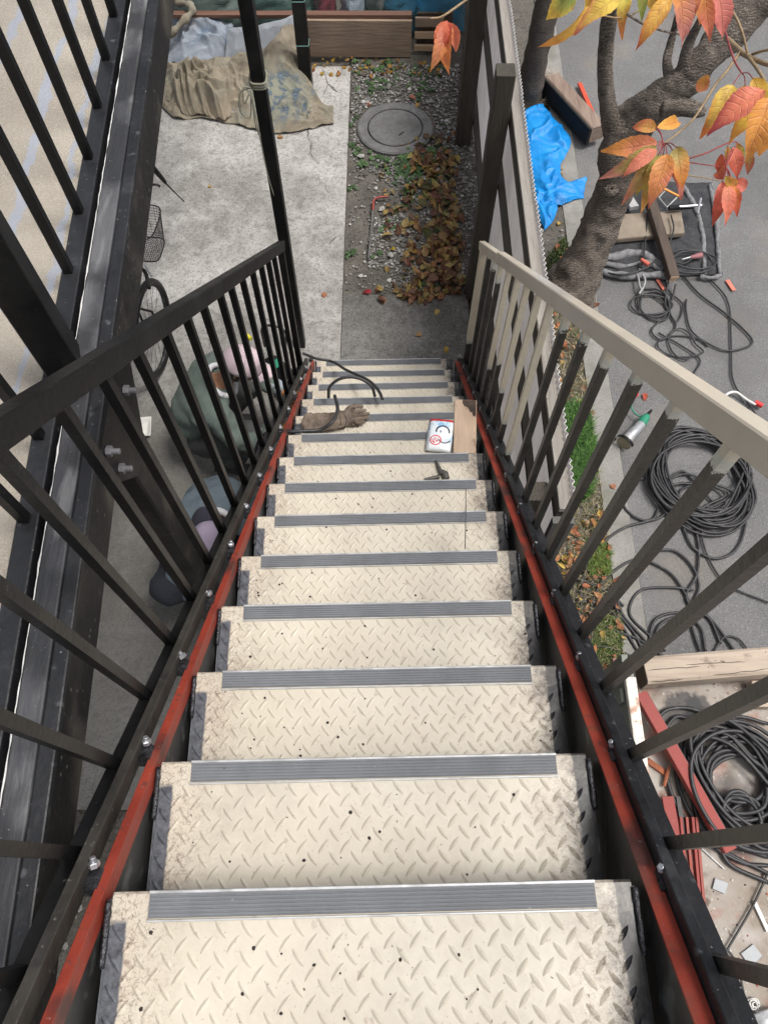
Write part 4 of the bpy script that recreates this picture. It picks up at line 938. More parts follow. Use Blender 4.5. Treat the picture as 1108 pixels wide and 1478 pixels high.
cable('cable', [(940, 425), (960, 440), (975, 465), (985, 440), (965, 420), (958, 400)], .006, 'thin cable loop joining the earth clamp and the timber end')
cable('cable', [(950, 480), (985, 500), (1010, 520), (1000, 545), (1020, 570), (1032, 600)], .006, 'thin cable wandering down the road behind the handrail')
cable('cable', [(930, 690), (905, 700), (900, 730), (925, 750), (955, 745), (970, 715), (960, 690)], .0085, 'stray cable loop hanging off the left of the large coil')
cable('cable', [(1040, 655), (1062, 675), (1080, 665), (1070, 640)], .0085, 'small cable bight at the right of the large coil')
cable('cable', [(965, 690), (985, 680), (1010, 700), (1035, 690), (1040, 670)], .0075, 'cable crossing the middle of the large coil')
# cable over the stairs
def tread_z(y): return Z0 - RISE * max(0, math.ceil(y / RUN - 1e-6))
stc = [at(438, 510, .55), at(455, 517, .45), at(480, 522, .42), at(500, 534, .60), at(530, 548, .78), at(545, 562, .86), at(552, 576, .88)]
o0 = stc[0].copy(); tag(MB().tube(cat([p - o0 for p in stc], 8), .0085, 8).build('cable', RUB, smooth=180, loc=o0), 'black cable coming over the lowest treads from behind the end post', 'cable')
stc = [at(474, 574, .86), at(476, 558, .92), at(492, 546, .96), at(515, 545, .96), at(535, 556, .93), at(541, 572, .88)]
o0 = stc[0].copy(); tag(MB().tube(cat([p - o0 for p in stc], 8), .0085, 8).build('cable', RUB, smooth=180, loc=o0), 'arched loop of black cable standing on the treads above the glove', 'cable')
stc = [at(483, 571, 1.04), at(487, 590, 1.13), at(480, 608, 1.16), at(462, 620, 1.14), at(440, 622, 1.15), at(415, 623, 1.15), at(385, 625, 1.1), at(372, 640, .95), at(368, 660, .8)]
o0 = stc[0].copy(); tag(MB().tube(cat([p - o0 for p in stc], 8), .0085, 8).build('cable', RUB, smooth=180, loc=o0), 'black cable curling over the brown glove and out between the left bars', 'cable')

# ------------------------------------------------------------------ angle grinder
GRN = flat('green_plastic', (.02, .22, .13), .45); GRY = flat('cast_silver', (.42, .44, .46), .4, .5)
t = thing('angle_grinder', 'green and silver angle grinder lying on the asphalt by the kerb', 'grinder', at(915, 620)); o0 = t.location.copy()
g = lambda x, y, z=.05: at(x, y, z) - o0
MB().tube([g(934, 600), g(930, 604), g(925, 612)], [.02, .03, .032], 12).build('handle', GRN, t, smooth=60)
MB().tube([g(926, 610), g(925, 612), g(918, 620), g(917, 621), g(910, 628), g(908, 630)], [.025, .031, .031, .034, .034, .028], 14).build('motor_housing', GRY, t, smooth=60)
MB().tube([g(909, 629), g(905, 634), g(901, 639)], [.034, .036, .024], 10).build('gear_head', ALU, t, smooth=40)
dm = (g(908, 630) - g(926, 610)).normalized(); q = g(900, 640, .045)
rotd = Vector((0, 0, 1)).rotation_difference(dm).to_matrix()
MB().lathe([(.050, 0), (.050, .003)], q + dm * .004 + Vector((0, 0, .008)), 28, rotd).build('disc', flat('grinding_disc', (.3, .26, .18)), t)
b = MB(); n_ = 20; fs = []; vs = []
sx = dm.orthogonal().normalized(); 
for i in range(n_ + 1):
    a = pi * i / n_ - .3; d_ = rotd @ Vector((cos(a), sin(a), 0)); vs += [q + d_ * .062 - dm * .012, q + d_ * .062 + dm * .008]
b.add(vs, [(2 * i, 2 * i + 1, 2 * i + 3, 2 * i + 2) for i in range(n_)]); gd = b.build('guard', BLK, t, smooth=60); gd.modifiers.new('s', 'SOLIDIFY').thickness = .003
MB().tube([g(931, 603), g(936, 596), g(940, 592)], [.012, .01, .008], 8).build('side_handle', BLK, t, smooth=60)
MB().tube(cat([g(930, 603), g(918, 598), g(911, 588), g(912, 575)], 6), .005, 6).build('cord', GRN, t, smooth=180)
MB().tube([g(913, 576), g(920, 568)], .010, 8).build('red_tip', flat('red_plastic', (.6, .03, .03), .45), t, smooth=60)
t = thing('lever_tool', 'white bent rod with a red grip on the asphalt behind the handrail', 'tool', at(1070, 575)); o0 = t.location.copy()
MB().tube(cat([g(1040, 578, .03), g(1050, 568, .03), g(1062, 566, .03), g(1076, 576, .03), g(1090, 584, .03)], 4), .009, 8).build('rod', PANEDGE, t, smooth=60)
MB().tube([g(1089, 580, .03), g(1100, 586, .03)], .017, 10).build('grip', bpy.data.materials['red_plastic'], t, smooth=60)

# ------------------------------------------------------------------ small truck with an open bed
TRK = thing('flatbed_truck', 'open truck bed with rusty floor and white-edged side gate under the right railing', 'truck', (1.8, -.2, 0)); to = Vector((1.8, -.2, 0))
BEDM = pm('stained_bed_floor', [(.2, (.17, .12, .085)), (.45, (.29, .25, .21)), (.75, (.40, .375, .345))], 3.4, .8, 0, .3, 60, spots=[(6, .58, .05, (.3, .09, .06), .6), (9, .61, .05, (.12, .09, .07), .7), (30, .66, .03, (.1, .06, .04), .7), (4.3, .6, .06, (.5, .48, .45), .5), (60, .68, .02, (.7, .68, .64), .6)])
def bed_stain():
    t, b, cc = base_of(BEDM); N = t.nodes; g = N.new('ShaderNodeNewGeometry'); p = g.outputs['Position']
    for q, r0, r1 in ((at(985, 1028, .62), .09, .11), (at(1005, 1020, .62), .05, .07), (at(1060, 1180, .62), .10, .2)):
        dn = N.new('ShaderNodeVectorMath'); dn.operation = 'DISTANCE'; t.links.new(p, dn.inputs[0]); dn.inputs[1].default_value = tuple(q)
        dd = math_(t, 'ADD', dn.outputs['Value'], math_(t, 'MULTIPLY', math_(t, 'SUBTRACT', tnoise(t, p, 12, 4), .5), .14))
        cc = mixc(t, math_(t, 'MULTIPLY', step_(t, dd, r0, r1, 1, 0), .8), cc, (.05, .05, .055))
    t.links.new(cc, b.inputs['Base Color'])
bed_stain()
GATE = pm('grey_green_gate', [(.3, (.16, .17, .145)), (.7, (.25, .26, .225))], 6, .6, 0, .1)
GEDG = pm('worn_white_gate_edge', [(.3, (.62, .57, .5)), (.7, (.8, .77, .7))], 8, .6, 0, .3, 60, spots=[(14, .6, .04, (.4, .17, .09), .75), (60, .64, .03, (.3, .2, .14), .7)])
def tbox(name, x0, x1, y0, y1, z0, z1, m, bev=.004, parent=TRK):
    b = MB(); b.prism([(x0 - to.x, y0 - to.y), (x1 - to.x, y0 - to.y), (x1 - to.x, y1 - to.y), (x0 - to.x, y1 - to.y)], z0, z1); o = b.build(name, m, parent)
    if bev: md = o.modifiers.new('b', 'BEVEL'); md.width = bev; md.segments = 2
    return o
tbox('bed_floor', 1.12, 2.52, -1.9, .965, .58, .62, BEDM)
for i in range(3): tbox('side_gate', 1.075, 1.105, -1.9 + .94 * i + (.0 if i else 0), -.97 + .94 * i, .57, .895, GATE)
tbox('gate_edge', 1.07, 1.118, -1.9, .80, .896, .93, GEDG, .006)
tbox('hinge_rib', 1.055, 1.073, .70, .76, .56, .88, GATE); tbox('hinge_rib', 1.055, 1.073, .2, .24, .56, .88, GATE); tbox('hinge_rib', 1.055, 1.073, .42, .46, .56, .88, GATE)
tbox('gate_post', 1.06, 1.12, .80, .86, .3, .90, GATE)
tbox('side_gate', 2.5, 2.53, -1.9, .95, .62, .90, GATE)
tbox('chassis', 1.35, 2.3, -2.2, .9, .38, .57, DKW); tbox('cab', 1.1, 2.5, -3.3, -2.0, .35, 1.75, GATE, .08)
tyre = MB().lathe([(.14, -.07), (.24, -.07), (.265, -.04), (.265, .04), (.24, .07), (.14, .07)], n=28); rim = MB().lathe([(.135, -.05), (.05, -.03), (.05, .03), (.135, .05)], n=20); tw = None
for x, y in ((1.22, .2), (2.38, .2), (1.22, -2.4), (2.38, -2.4)):
    if tw is None: tw = o = tyre.build('tyre', RUB, TRK, smooth=40); rm = rim.build('rim', GATE, o, smooth=40)
    else: o = inst(tw, 'tyre', TRK); inst(rm, 'rim', o)
    o.location = Vector((x, y, .265)) - to; o.rotation_euler = (0, pi / 2, 0)
# timber beam across the open end of the bed
t = thing('timber_beam', 'long weathered grey timber beam lying across the end of the truck bed', 'timber', at(1020, 970, .75))
o0 = t.location.copy()
MB().bar(at(925, 972, .74) - o0, at(1250, 945, .74) - o0, .125, .13, ch=.1).build('timber_body', W_TIMB, t)
b = MB()
for x0, y0, x1, y1 in ((935, 968, 1010, 962), (990, 960, 1075, 955), (1030, 975, 1108, 966), (940, 985, 985, 981)):
    L_ = [at(x0 + (x1 - x0) * i / 8, y0 + (y1 - y0) * i / 8 + ru(-.8, .8), .8055) - o0 for i in range(9)]; b.tube(L_, [.0008] + [.0022] * 7 + [.0008], 4)
b.build('drying_crack', flat('crack_dark', (.05, .035, .025)), t)
e0 = at(925, 972, .74) - o0; dd = (at(1250, 945, .74) - at(925, 972, .74)).normalized()
MB().bar(e0 - dd * .003, e0 + dd * .0, .122, .127, ch=.1).build('dark_end_grain', W_DARK, t)
tag(MB().bar((1.79, .84, .655), (1.79, .72, .655), .11, .07, ch=.05).build('wood_block', W_TIMB), 'small pale wood block beneath the timber beam in the truck bed', 'block')
# red primed steel pieces in the bed
REDB = pm('matt_red_primer', [(.3, (.24, .045, .038)), (.7, (.32, .065, .055))], 6, .7, 0, .1, 60, spots=[(40, .7, .03, (.25, .12, .1), .5)])
t = thing('red_channel', 'long red primed steel channel slanting across the truck bed over the cables', 'steel channel', at(990, 1120, .7)); o0 = t.location.copy()
pA, pB = at(925, 1000, .72) - o0, at(1055, 1228, .72) - o0; u_ = (pB - pA).normalized(); sd = u_.cross(Vector((0, 0, 1)))
MB().bar(pA, pB, .052, .006, ch=.02).build('web', REDB, t)
for s_ in (-1, 1): MB().bar(pA + sd * s_ * .0255 - Vector((0, 0, .018)), pB + sd * s_ * .0255 - Vector((0, 0, .018)), .005, .04, ch=.02).build('flange', REDB if s_ > 0 else DKW, t)
t = thing('red_angle', 'short red primed steel piece lying next to the gate edge', 'steel plate', at(975, 1200, .65)); o0 = t.location.copy()
MB().bar(at(963, 1150, .66) - o0, at(975, 1215, .66) - o0, .05, .008).build('flat', REDB, t)
MB().bar(at(978, 1150, .65) - o0, at(988, 1215, .65) - o0, .02, .01).build('grey_edge', DKW, t)
t = thing('red_profile', 'narrow dark red steel profile with grooves standing beside the rail', 'steel profile', at(995, 1230, .65)); o0 = t.location.copy()
for dx, m in ((-9, REDB), (0, RED), (8, REDB), (14, RED)):
    MB().bar(at(990 + dx, 1180, .66) - o0, at(1003 + dx, 1330, .66) - o0, .012, .02 if m is RED else .03).build('rib', m, t)
tag(MB().bar(at(934, 1098, .63), at(962, 1118, .63), .025, .02).build('rusty_bracket', flat('rust', (.3, .1, .05), .85, 0, .4, .4)), 'small rusty bracket between gate edge and red channel', 'bracket')
tag(MB().tube([at(958, 1135, .64), at(966, 1105, .66)], .008, 6).build('rusty_rod', bpy.data.materials['rust']), 'short rusty rod beside the small bracket', 'rod')
PLT = flat('galvanised_plate', (.30, .315, .33), .55, .1); 
slab('steel_plate', [(1069, 1377), (1087, 1363), (1100, 1380), (1083, 1397)], .624, .630, PLT, 'square galvanised plate on the stained truck bed', 'plate', bev=.001)
slab('shiny_plate', [(1032, 1268), (1051, 1275), (1046, 1291), (1028, 1283)], .624, .632, PLT, 'square offcut with bright edges on the truck bed below the coil', 'plate', bev=.001)
slab('shiny_plate', [(980, 1240), (988, 1240), (992, 1262), (982, 1262)], .624, .634, PLT, 'narrow pale offcut between the red pieces', 'plate', bev=.001)
tag(MB().bar(at(1088, 1302, .63), at(1108, 1345, .63), .016, .012).build('white_strip', PANEDGE), 'white metal strip lying at the right edge of the truck bed', 'strip')
tag(MB().tube([at(1012, 1225, .63), at(1045, 1255, .63)], .003, 4).build('welding_rod', ALU), 'thin welding rod on the truck bed under the red channel', 'welding rod')
coil('string_loop', 1086, 1450, .63, .02, .015, 5, .0025, 'small white string tangle at the bottom right of the truck bed', .4, 22, PANEDGE)
tag(cloth('white_bag', [at(1082, 1462, .66), at(1120, 1455, .66), at(1160, 1450, .64)], [at(1082, 1500, .64), at(1120, 1500, .64), at(1160, 1500, .64)], 20, 20, flat('white_plastic', (.7, .72, .75), .4), .03, 9, .03, 61, .001), 'white plastic bag at the bottom right corner of the truck bed', 'bag')
b = MB(); 
for _ in range(90):
    p = at(ru(960, 1108), ru(1230, 1478), .622); ico(ru(.002, .006), p, R(), random.choice([(.1, .06, .05), (.6, .58, .55), (.35, .12, .08)]), b)
b.build('bed_grit', DIRT, kind='stuff')
# ------------------------------------------------------------------ skin helper
def skin(name, J, edges, mat, parent, root=None, sub_=2, disp=0, dscale=6, smooth=True, loc=(0, 0, 0)):
    ks = list(J); bm = bmesh.new(); ly = bm.verts.layers.skin.verify(); vs = {}
    for k in ks:
        p, r = J[k]; v = bm.verts.new(Vector(p) - Vector(loc)); v[ly].radius = (r, r) if not isinstance(r, tuple) else r; v[ly].use_root = (k == (root or ks[0])); vs[k] = v
    for a, c in edges: bm.edges.new((vs[a], vs[c]))
    me = bpy.data.meshes.new(name); bm.to_mesh(me); bm.free(); o = bpy.data.objects.new(name, me); SC.collection.objects.link(o); o.location = loc
    m = o.modifiers.new('skin', 'SKIN'); m.use_smooth_shade = smooth; m.branch_smoothing = .4
    s_ = o.modifiers.new('sub', 'SUBSURF'); s_.levels = sub_; s_.render_levels = sub_
    dg = bpy.context.evaluated_depsgraph_get(); me2 = bpy.data.meshes.new_from_object(o.evaluated_get(dg)); o.modifiers.clear(); o.data = me2; bpy.data.meshes.remove(me); me2.name = name
    if disp:
        for v in me2.vertices:
            q = v.co * dscale; n_ = v.normal
            v.co += n_ * disp * ((1 - abs(noise.noise(Vector((q.x, q.y, q.z * 1.0)))) * 2.4) * .6 + .7 * noise.noise(q * 2.1))
    me2.materials.clear(); me2.materials.append(mat); me2.shade_smooth()
    if parent: o.parent = parent
    return o
def chain(pre, pts, rs): J = {pre + str(i): (p, r) for i, (p, r) in enumerate(zip(pts, rs))}; return J, [(pre + str(i), pre + str(i + 1)) for i in range(len(pts) - 1)]

def glove(name, wrist, palm_end, up, scale, mat, parent, curl=.5, side=1, loc=(0, 0, 0), cuff=True):
    w0, p1 = Vector(wrist), Vector(palm_end); f = (p1 - w0).normalized(); up = Vector(up); up = (up - f * up.dot(f)).normalized(); s_ = f.cross(up).normalized() * side
    J = {'w': (w0, (.030 if cuff else .040) * scale), 'p': (w0 + (p1 - w0) * .55, .038 * scale), 'k': (p1, (.040 * scale, .022 * scale))}
    E = [('w', 'p'), ('p', 'k')]
    if cuff:
        J['c1'] = (w0 - f * .05 * scale, .036 * scale); J['c2'] = (w0 - f * .12 * scale, .045 * scale); E += [('w', 'c1'), ('c1', 'c2')]
    obs = [skin(name, J, E, mat, parent, 'p', 2, .004, 22, loc=loc)]
    for i, (o_, L) in enumerate(((-.029, .072), (-.0095, .082), (.0095, .078), (.028, .062))):
        b0 = p1 + s_ * o_ * scale - f * .02 * scale; c = curl * (1 + .25 * (i % 2)); d = f; P = [b0]; q = b0
        for k in range(4):
            P.append(q + d * L * scale / 3.3); q = P[-1]; d = (d - up * c * .55).normalized()
        jj, ee = chain('f', P, [.0115 * scale] * 2 + [.0105 * scale, .0098 * scale, .0085 * scale]); obs.append(skin('finger', jj, ee, mat, obs[0] if parent is None else parent, 'f0', 2, loc=loc))
    b0 = w0 + (p1 - w0) * .35 - s_ * .028 * scale; P = [b0, b0 + (f * .6 - s_ * .7).normalized() * .035 * scale, b0 + (f * 1.1 - s_ * .6).normalized() * .062 * scale - up * .01, b0 + (f * 1.4 - s_ * .4).normalized() * .086 * scale - up * .015]
    jj, ee = chain('t', P, [.015 * scale, .0135 * scale, .0125 * scale, .010 * scale]); obs.append(skin('thumb', jj, ee, mat, obs[0] if parent is None else parent, 't0', 2, loc=loc))
    return obs

# ------------------------------------------------------------------ things on the stairs
def sp(px, py, h):
    d = ray(px, py); t = (Z0 + h - K * CAM.y - CAM.z) / (d.z + K * d.y); return CAM + d * t
LEATH = flat('brown_leather', (.15, .115, .09), .9, 0, .5, .4, 30, spots=[(16, .6, .08, (.09, .06, .045), .6), (9, .62, .1, (.32, .25, .19), .5)])
gz_ = 1.035
t = thing('work_glove', 'dirty brown leather work glove lying across the treads under the cable', 'glove', at(480, 605, 1.0)); o0 = t.location.copy()
gl = glove('glove_body', at(494, 603, gz_) - o0, at(508, 600, gz_ + .01) - o0, (0, 0, 1), 1.15, LEATH, t, .1, 1, cuff=False)
cf = [at(x, y, gz_ + .015) - o0 for x, y in [(500, 602), (484, 604), (466, 606), (448, 607), (436, 607)]]
skin('cuff', *(lambda a: (a[0], a[1]))(chain('c', cf, [(.046, .028), (.049, .028), (.051, .026), (.056, .024), (.058, .018)])), LEATH, t, 'c0', 3, .012, 18)
MB().tube(cat([at(x, y, 1.085) - o0 for x, y in [(497, 592), (501, 600), (499, 610)]], 5), [.004] * 10 + [.004], 6).build('elastic_band', LEATH, t, smooth=180)

t.scale = (1, 1, .62)
slp = Matrix((Vector((1, 0, 0)), sa, sn)).transposed()
PK = bpy.data.materials.new('printed_packet'); PK.use_nodes = True
def packet_mat():
    t = PK.node_tree; N = t.nodes; b = N['Principled BSDF']; b.inputs['Roughness'].default_value = .35
    tc = N.new('ShaderNodeTexCoord'); p = tc.outputs['Object']; sx = N.new('ShaderNodeSeparateXYZ'); t.links.new(p, sx.inputs[0]); x, y = sx.outputs[0], sx.outputs[1]
    def dist(cx, cy, ex=1.): return math_(t, 'SQRT', math_(t, 'ADD', math_(t, 'POWER', math_(t, 'MULTIPLY', math_(t, 'SUBTRACT', x, cx), ex), 2), math_(t, 'POWER', math_(t, 'SUBTRACT', y, cy), 2)))
    def ring(cx, cy, r, w_, ex=1.): return step_(t, math_(t, 'ABSOLUTE', math_(t, 'SUBTRACT', dist(cx, cy, ex), r)), w_, w_ + .001, 1, 0)
    n = tnoise(t, p, 28, 3)
    c = mixc(t, step_(t, n, .52, .6), (.72, .78, .82), (.30, .52, .74))
    c = mixc(t, step_(t, y, -.06, .0), (.78, .82, .84), c)
    c = mixc(t, math_(t, 'MULTIPLY', step_(t, y, .066, .068), step_(t, tnoise(t, p, 15, 2), .3, .5)), c, (.55, .03, .03))
    c = mixc(t, step_(t, dist(.022, .005), .034, .035, 1, 0), c, (.80, .82, .82))
    c = mixc(t, math_(t, 'MULTIPLY', ring(.010, .010, .030, .0035), step_(t, y, .004, .006)), c, (.03, .035, .06))
    c = mixc(t, math_(t, 'MULTIPLY', ring(.020, -.020, .030, .003), step_(t, y, -.034, -.03, 1, 0)), c, (.12, .14, .16))
    c = mixc(t, step_(t, dist(.000, .010, 2.), .007, .008, 1, 0), c, (.10, .14, .25))
    c = mixc(t, ring(-.020, -.038, .024, .0025), c, (.62, .08, .09))
    lt = math_(t, 'MULTIPLY', step_(t, dist(-.020, -.038), .017, .018, 1, 0), step_(t, tnoise(t, p, 110, 2), .5, .56))
    c = mixc(t, lt, c, (.62, .1, .1))
    tx = math_(t, 'MULTIPLY', step_(t, math_(t, 'ABSOLUTE', math_(t, 'ADD', x, .052)), .003, .004, 1, 0), step_(t, math_(t, 'SINE', math_(t, 'MULTIPLY', y, 700)), .0, .3))
    c = mixc(t, tx, c, (.2, .22, .28))
    t.links.new(c, b.inputs['Base Color'])
packet_mat()
c0 = at(635, 629, 1.212); P = []
for i in range(21):
    row = []
    for j in range(29):
        u, v = i / 20 * 2 - 1, j / 28 * 2 - 1
        hh = .024 * max(0, (1 - u ** 4) * (1 - v ** 6)) ** .5 + .003 * fn(u * 2, v * 2, 1, 2)
        row.append(Vector((u * .062 * (1 - .06 * v * v) + .004 * v, v * .088, hh)))
    P.append(row)
o = MB().grid(P).build('plastic_packet', PK, smooth=180); o.matrix_world = Matrix.Translation(c0) @ Matrix.Rotation(-.10, 4, 'Z'); o.modifiers.new('s', 'SOLIDIFY').thickness = .002
tag(o, 'white and blue printed packet with red circle mark propped beside the scorched board', 'packet')
q0, q1, q2, q3 = at(657, 573, 1.235), at(688, 581, 1.235), at(685, 655, 1.235), at(655, 652, 1.235)
cb = (q0 + q1 + q2 + q3) / 4
t = thing('scorched_board', 'short pale board scorched at its far end lying across the treads on the right', 'board', cb)
hw_ = .052; hl_ = ((q0 - q3).length + (q1 - q2).length) / 4; rz_ = atan2(-(q0 - q3).x, (q0 - q3).y)
MB().bar((0, -hl_, -.012), (0, hl_, -.012), .104, .024, ch=.06).build('board_body', W_STEP, t, rot=(0, 0, rz_))
BURN = pm('burnt_wood', [(.3, (.02, .015, .012)), (.7, (.08, .055, .04))], 30, .9, 0, .4)
P = []
for i in range(15):
    row = []
    for j in range(7):
        u = i / 14; v = j / 6; row.append(Vector((-.015 + .064 * u, hl_ - .001 - v * (.02 + .075 * u + .04 * fn(u * 4, 1, 1, 2)), .0008)))
    P.append(row)
MB().grid(P).build('burn_mark', BURN, t, rot=(0, 0, rz_))
STL = flat('dark_tool_steel', (.12, .115, .105), .5, .6, .3, .2, 40)
t = thing('pliers', 'rusty steel pliers with open jaws lying on a tread', 'pliers', at(635, 685, 1.4)); o0 = t.location.copy()
zz = 1.412
MB().tube([at(629, 664, zz) - o0, at(633, 674, zz) - o0, at(637, 684, zz) - o0], [.0035, .008, .010], 8).build('jaw', STL, t, smooth=60)
MB().tube(cat([at(612, 692, zz) - o0, at(622, 690, zz) - o0, at(634, 688, zz) - o0], 4), [.005, .006, .006, .007, .007, .008, .008, .009, .009], 8).build('handle', STL, t, smooth=60)
MB().tube([at(637, 680, zz) - o0, at(642, 684, zz) - o0, at(644, 691, zz) - o0], [.010, .016, .014], 10).build('pivot', STL, t, smooth=60)
tag(MB().tube([sp(672, 706, .02), sp(672, 740, .02), sp(671, 792, .02)], .0016, 5).build('welding_wire', STL), 'thin steel wire lying straight down three treads on the right', 'wire')
b = MB()
for _ in range(150):
    k = int(R() * 9); y0 = k * RUN - ru(.055, .22); ico(ru(.0015, .0042), (ru(-.41, .41), y0, Z0 - k * RISE + .001), R(), (.03, .02, .02), b, (1, 1, .5))
b.build('welding_spatter', DIRT, kind='stuff')
# rod, cup
t = thing('bent_rod', 'thin bent rod with a red tip lying on the dark soil left of the gravel', 'rod', at(536, 330)); o0 = t.location.copy()
MB().tube([at(532, 372, .02) - o0, at(538, 303, .02) - o0], .007, 6).build('rod', flat('grey_rod', (.2, .19, .18), .5, .4), t, smooth=60)
MB().tube(cat([at(538, 303, .02) - o0, at(539, 290, .02) - o0, at(545, 285, .03) - o0, at(560, 283, .03) - o0], 5), .009, 6).build('red_end', flat('dull_red', (.35, .06, .05), .6), t, smooth=60)
FOAM = flat('white_foam', (.75, .74, .7), .7, 0, .04, .1)
t = thing('foam_tray', 'white foam food tray lying on the concrete by the beam', 'tray', at(206, 620), .1)
P = []
for i in range(13):
    row = []
    for j in range(13):
        u, v = i / 12 * 2 - 1, j / 12 * 2 - 1; m_ = max(abs(u), abs(v)); row.append(Vector((u * .062, v * .072, .035 * max(0, (m_ - .62) / .38) ** .7 + .003)))
    P.append(row)
MB().grid(P).build('tray_shell', FOAM, t, smooth=40).modifiers.new('s', 'SOLIDIFY').thickness = .003
MB().bar((0, -.05, .01), (0, .05, .01), .006, .012).build('divider', FOAM, t)

# ------------------------------------------------------------------ bicycle
t = thing('bicycle', 'black bicycle with a wire front basket parked half under the walkway', 'bicycle', (-1.72, 2.75, 0), 0); bo = Vector((-1.72, 2.75, 0))
fw, rw = Vector((-1.50, 3.2, .315)), Vector((-1.95, 2.25, .315)); hd = (fw - rw).normalized(); sdv = hd.cross(Vector((0, 0, 1)))
def wheel(c, h):
    s_ = h.cross(Vector((0, 0, 1))); pts = [c - bo + h * cos(a) * .30 + Vector((0, 0, 1)) * sin(a) * .30 for a in [2 * pi * i / 40 for i in range(41)]]
    w_ = MB().tube(pts, .023, 8, cap=False).build('wheel', BLK, t, smooth=180)
    MB().tube([c - bo + (p - c + bo) * .93 for p in pts], .008, 6, cap=False).build('rim', DKW, w_, smooth=180)
    b = MB()
    for i in range(28): a = 2 * pi * i / 28; b.tube([c - bo + s_ * .02 * (-1) ** i, c - bo + h * cos(a) * .28 + Vector((0, 0, sin(a) * .28))], .0012, 3)
    b.build('spokes', DKW, w_); MB().tube([c - bo - s_ * .05, c - bo + s_ * .05], .018, 10).build('hub', ZINC, w_, smooth=60)
fh = Vector((.10, 1, 0)).normalized(); wheel(fw, fh); wheel(rw, hd)
Zv = Vector((0, 0, 1)); hs_ = fw + Vector((-.05, -.12, .50)); bb_ = rw.lerp(fw, .42) - Zv * .03; seat_ = rw.lerp(fw, .30) + Zv * .52
b = MB()
for a, c, r_ in ((hs_, bb_, .016), (bb_, seat_, .014), (seat_ - Zv * .05, hs_ - Zv * .05, .012), (bb_, rw, .009), (seat_ - Zv * .1, rw, .008)): b.tube([a - bo, c - bo], r_, 8)
b.build('frame', BLK, t, smooth=60)
fs_ = fh.cross(Zv)
b = MB()
for s_ in (-1, 1): b.tube([hs_ - bo - Zv * .12, fw - bo + fs_ * .045 * s_ + Zv * .18, fw - bo + fs_ * .045 * s_], .008, 8)
b.build('fork', BLK, t, smooth=60)
hb = hs_ + Zv * .18
MB().tube(cat([hb - bo + fs_ * .27 - fh * .12, hb - bo + fs_ * .2 + Zv * .02, hb - bo, hb - bo - fs_ * .2 + Zv * .02, hb - bo - fs_ * .27 - fh * .12], 5), .011, 8).build('handlebar', BLK, t, smooth=60)
MB().tube([hb - bo + fs_ * .27 - fh * .05 + Zv * .02, hb - bo + fs_ * .2 + fh * .05], .006, 6).build('brake_lever', ZINC, t, smooth=60)
MB().tube([seat_ - bo - hd * .12 + Zv * .05, seat_ - bo + Zv * .05, seat_ - bo + hd * .12 + Zv * .04], [.07, .06, .02], 10).build('saddle', BLK, t, smooth=60)
bk = fw + Zv * .62 + fh * .22 + Vector((.03, .08, 0)); fr = t
b = MB(); 
def loop(z, wx_, wy_, r_):
    P = [bk - bo + fs_ * (wx_ * (abs(cos(a)) ** .45) * (1 if cos(a) > 0 else -1)) + fh * (wy_ * (abs(sin(a)) ** .45) * (1 if sin(a) > 0 else -1)) + Zv * z for a in [2 * pi * i / 28 for i in range(29)]]; b.tube(P, r_, 5, cap=False)
loop(.0, .11, .14, .004); loop(-.22, .08, .10, .004)
for k in range(1, 12): loop(-.22 * k / 12, .11 - .03 * k / 12, .14 - .04 * k / 12, .0013)
for i in range(36):
    a = 2 * pi * i / 36; ca, sa_ = (abs(cos(a)) ** .45) * (1 if cos(a) > 0 else -1), (abs(sin(a)) ** .45) * (1 if sin(a) > 0 else -1)
    b.tube([bk - bo + fs_ * .11 * ca + fh * .14 * sa_, bk - bo + fs_ * .08 * ca + fh * .10 * sa_ - Zv * .22], .0013, 4)
for i in range(-6, 7): b.tube([bk - bo + fs_ * .013 * i - fh * .1 - Zv * .22, bk - bo + fs_ * .013 * i + fh * .1 - Zv * .22], .0013, 4)
b.build('basket', BLK, t)
t = thing('folded_umbrella', 'thin black folded umbrella sticking out behind the bicycle', 'umbrella', at(245, 265, .3)); o0 = t.location.copy()
MB().tube([at(215, 235, .45) - o0, at(238, 262, .3) - o0, at(240, 265, .28) - o0, at(266, 291, .1) - o0], [.024, .014, .006, .004], 8).build('shaft', BLK, t, smooth=60)
MB().tube(cat([at(200, 268, .5) - o0, at(224, 266, .5) - o0, at(231, 269, .48) - o0], 4), .008, 6).build('crook_handle', BLK, t, smooth=60)

# ------------------------------------------------------------------ trees
def tp(L): return [at(x, y, z) for x, y, z in L]
TREE = thing('cherry_tree', 'bent cherry tree with rough dark bark rising beyond the right handrail with autumn leaves', 'tree', at(830, 415)); TO = TREE.location.copy()
def limb(name, L, rs, m=BARK, n=18, sub_=8, amp=.10, fq=9, parent=TREE, o=TO, root=True):
    P = cat([p - o for p in tp(L)], sub_); m_ = len(P); r = []
    for i in range(m_):
        t = i / (m_ - 1) * (len(rs) - 1); k = min(int(t), len(rs) - 2); r.append(rs[k] + (rs[k + 1] - rs[k]) * (t - k))
    def dsp(q, rr): return rr * (amp * fn(q.x, q.y, q.z, fq) * 1.2 + amp * .5 * fn(q.x, q.y, q.z, fq * 3.5) + (amp * .8 * noise.noise(Vector((q.x * 6, q.y * 6, q.z * 1.5)))))
    return MB().tube(P, r, n, disp=dsp).build(name, m, parent, smooth=180)
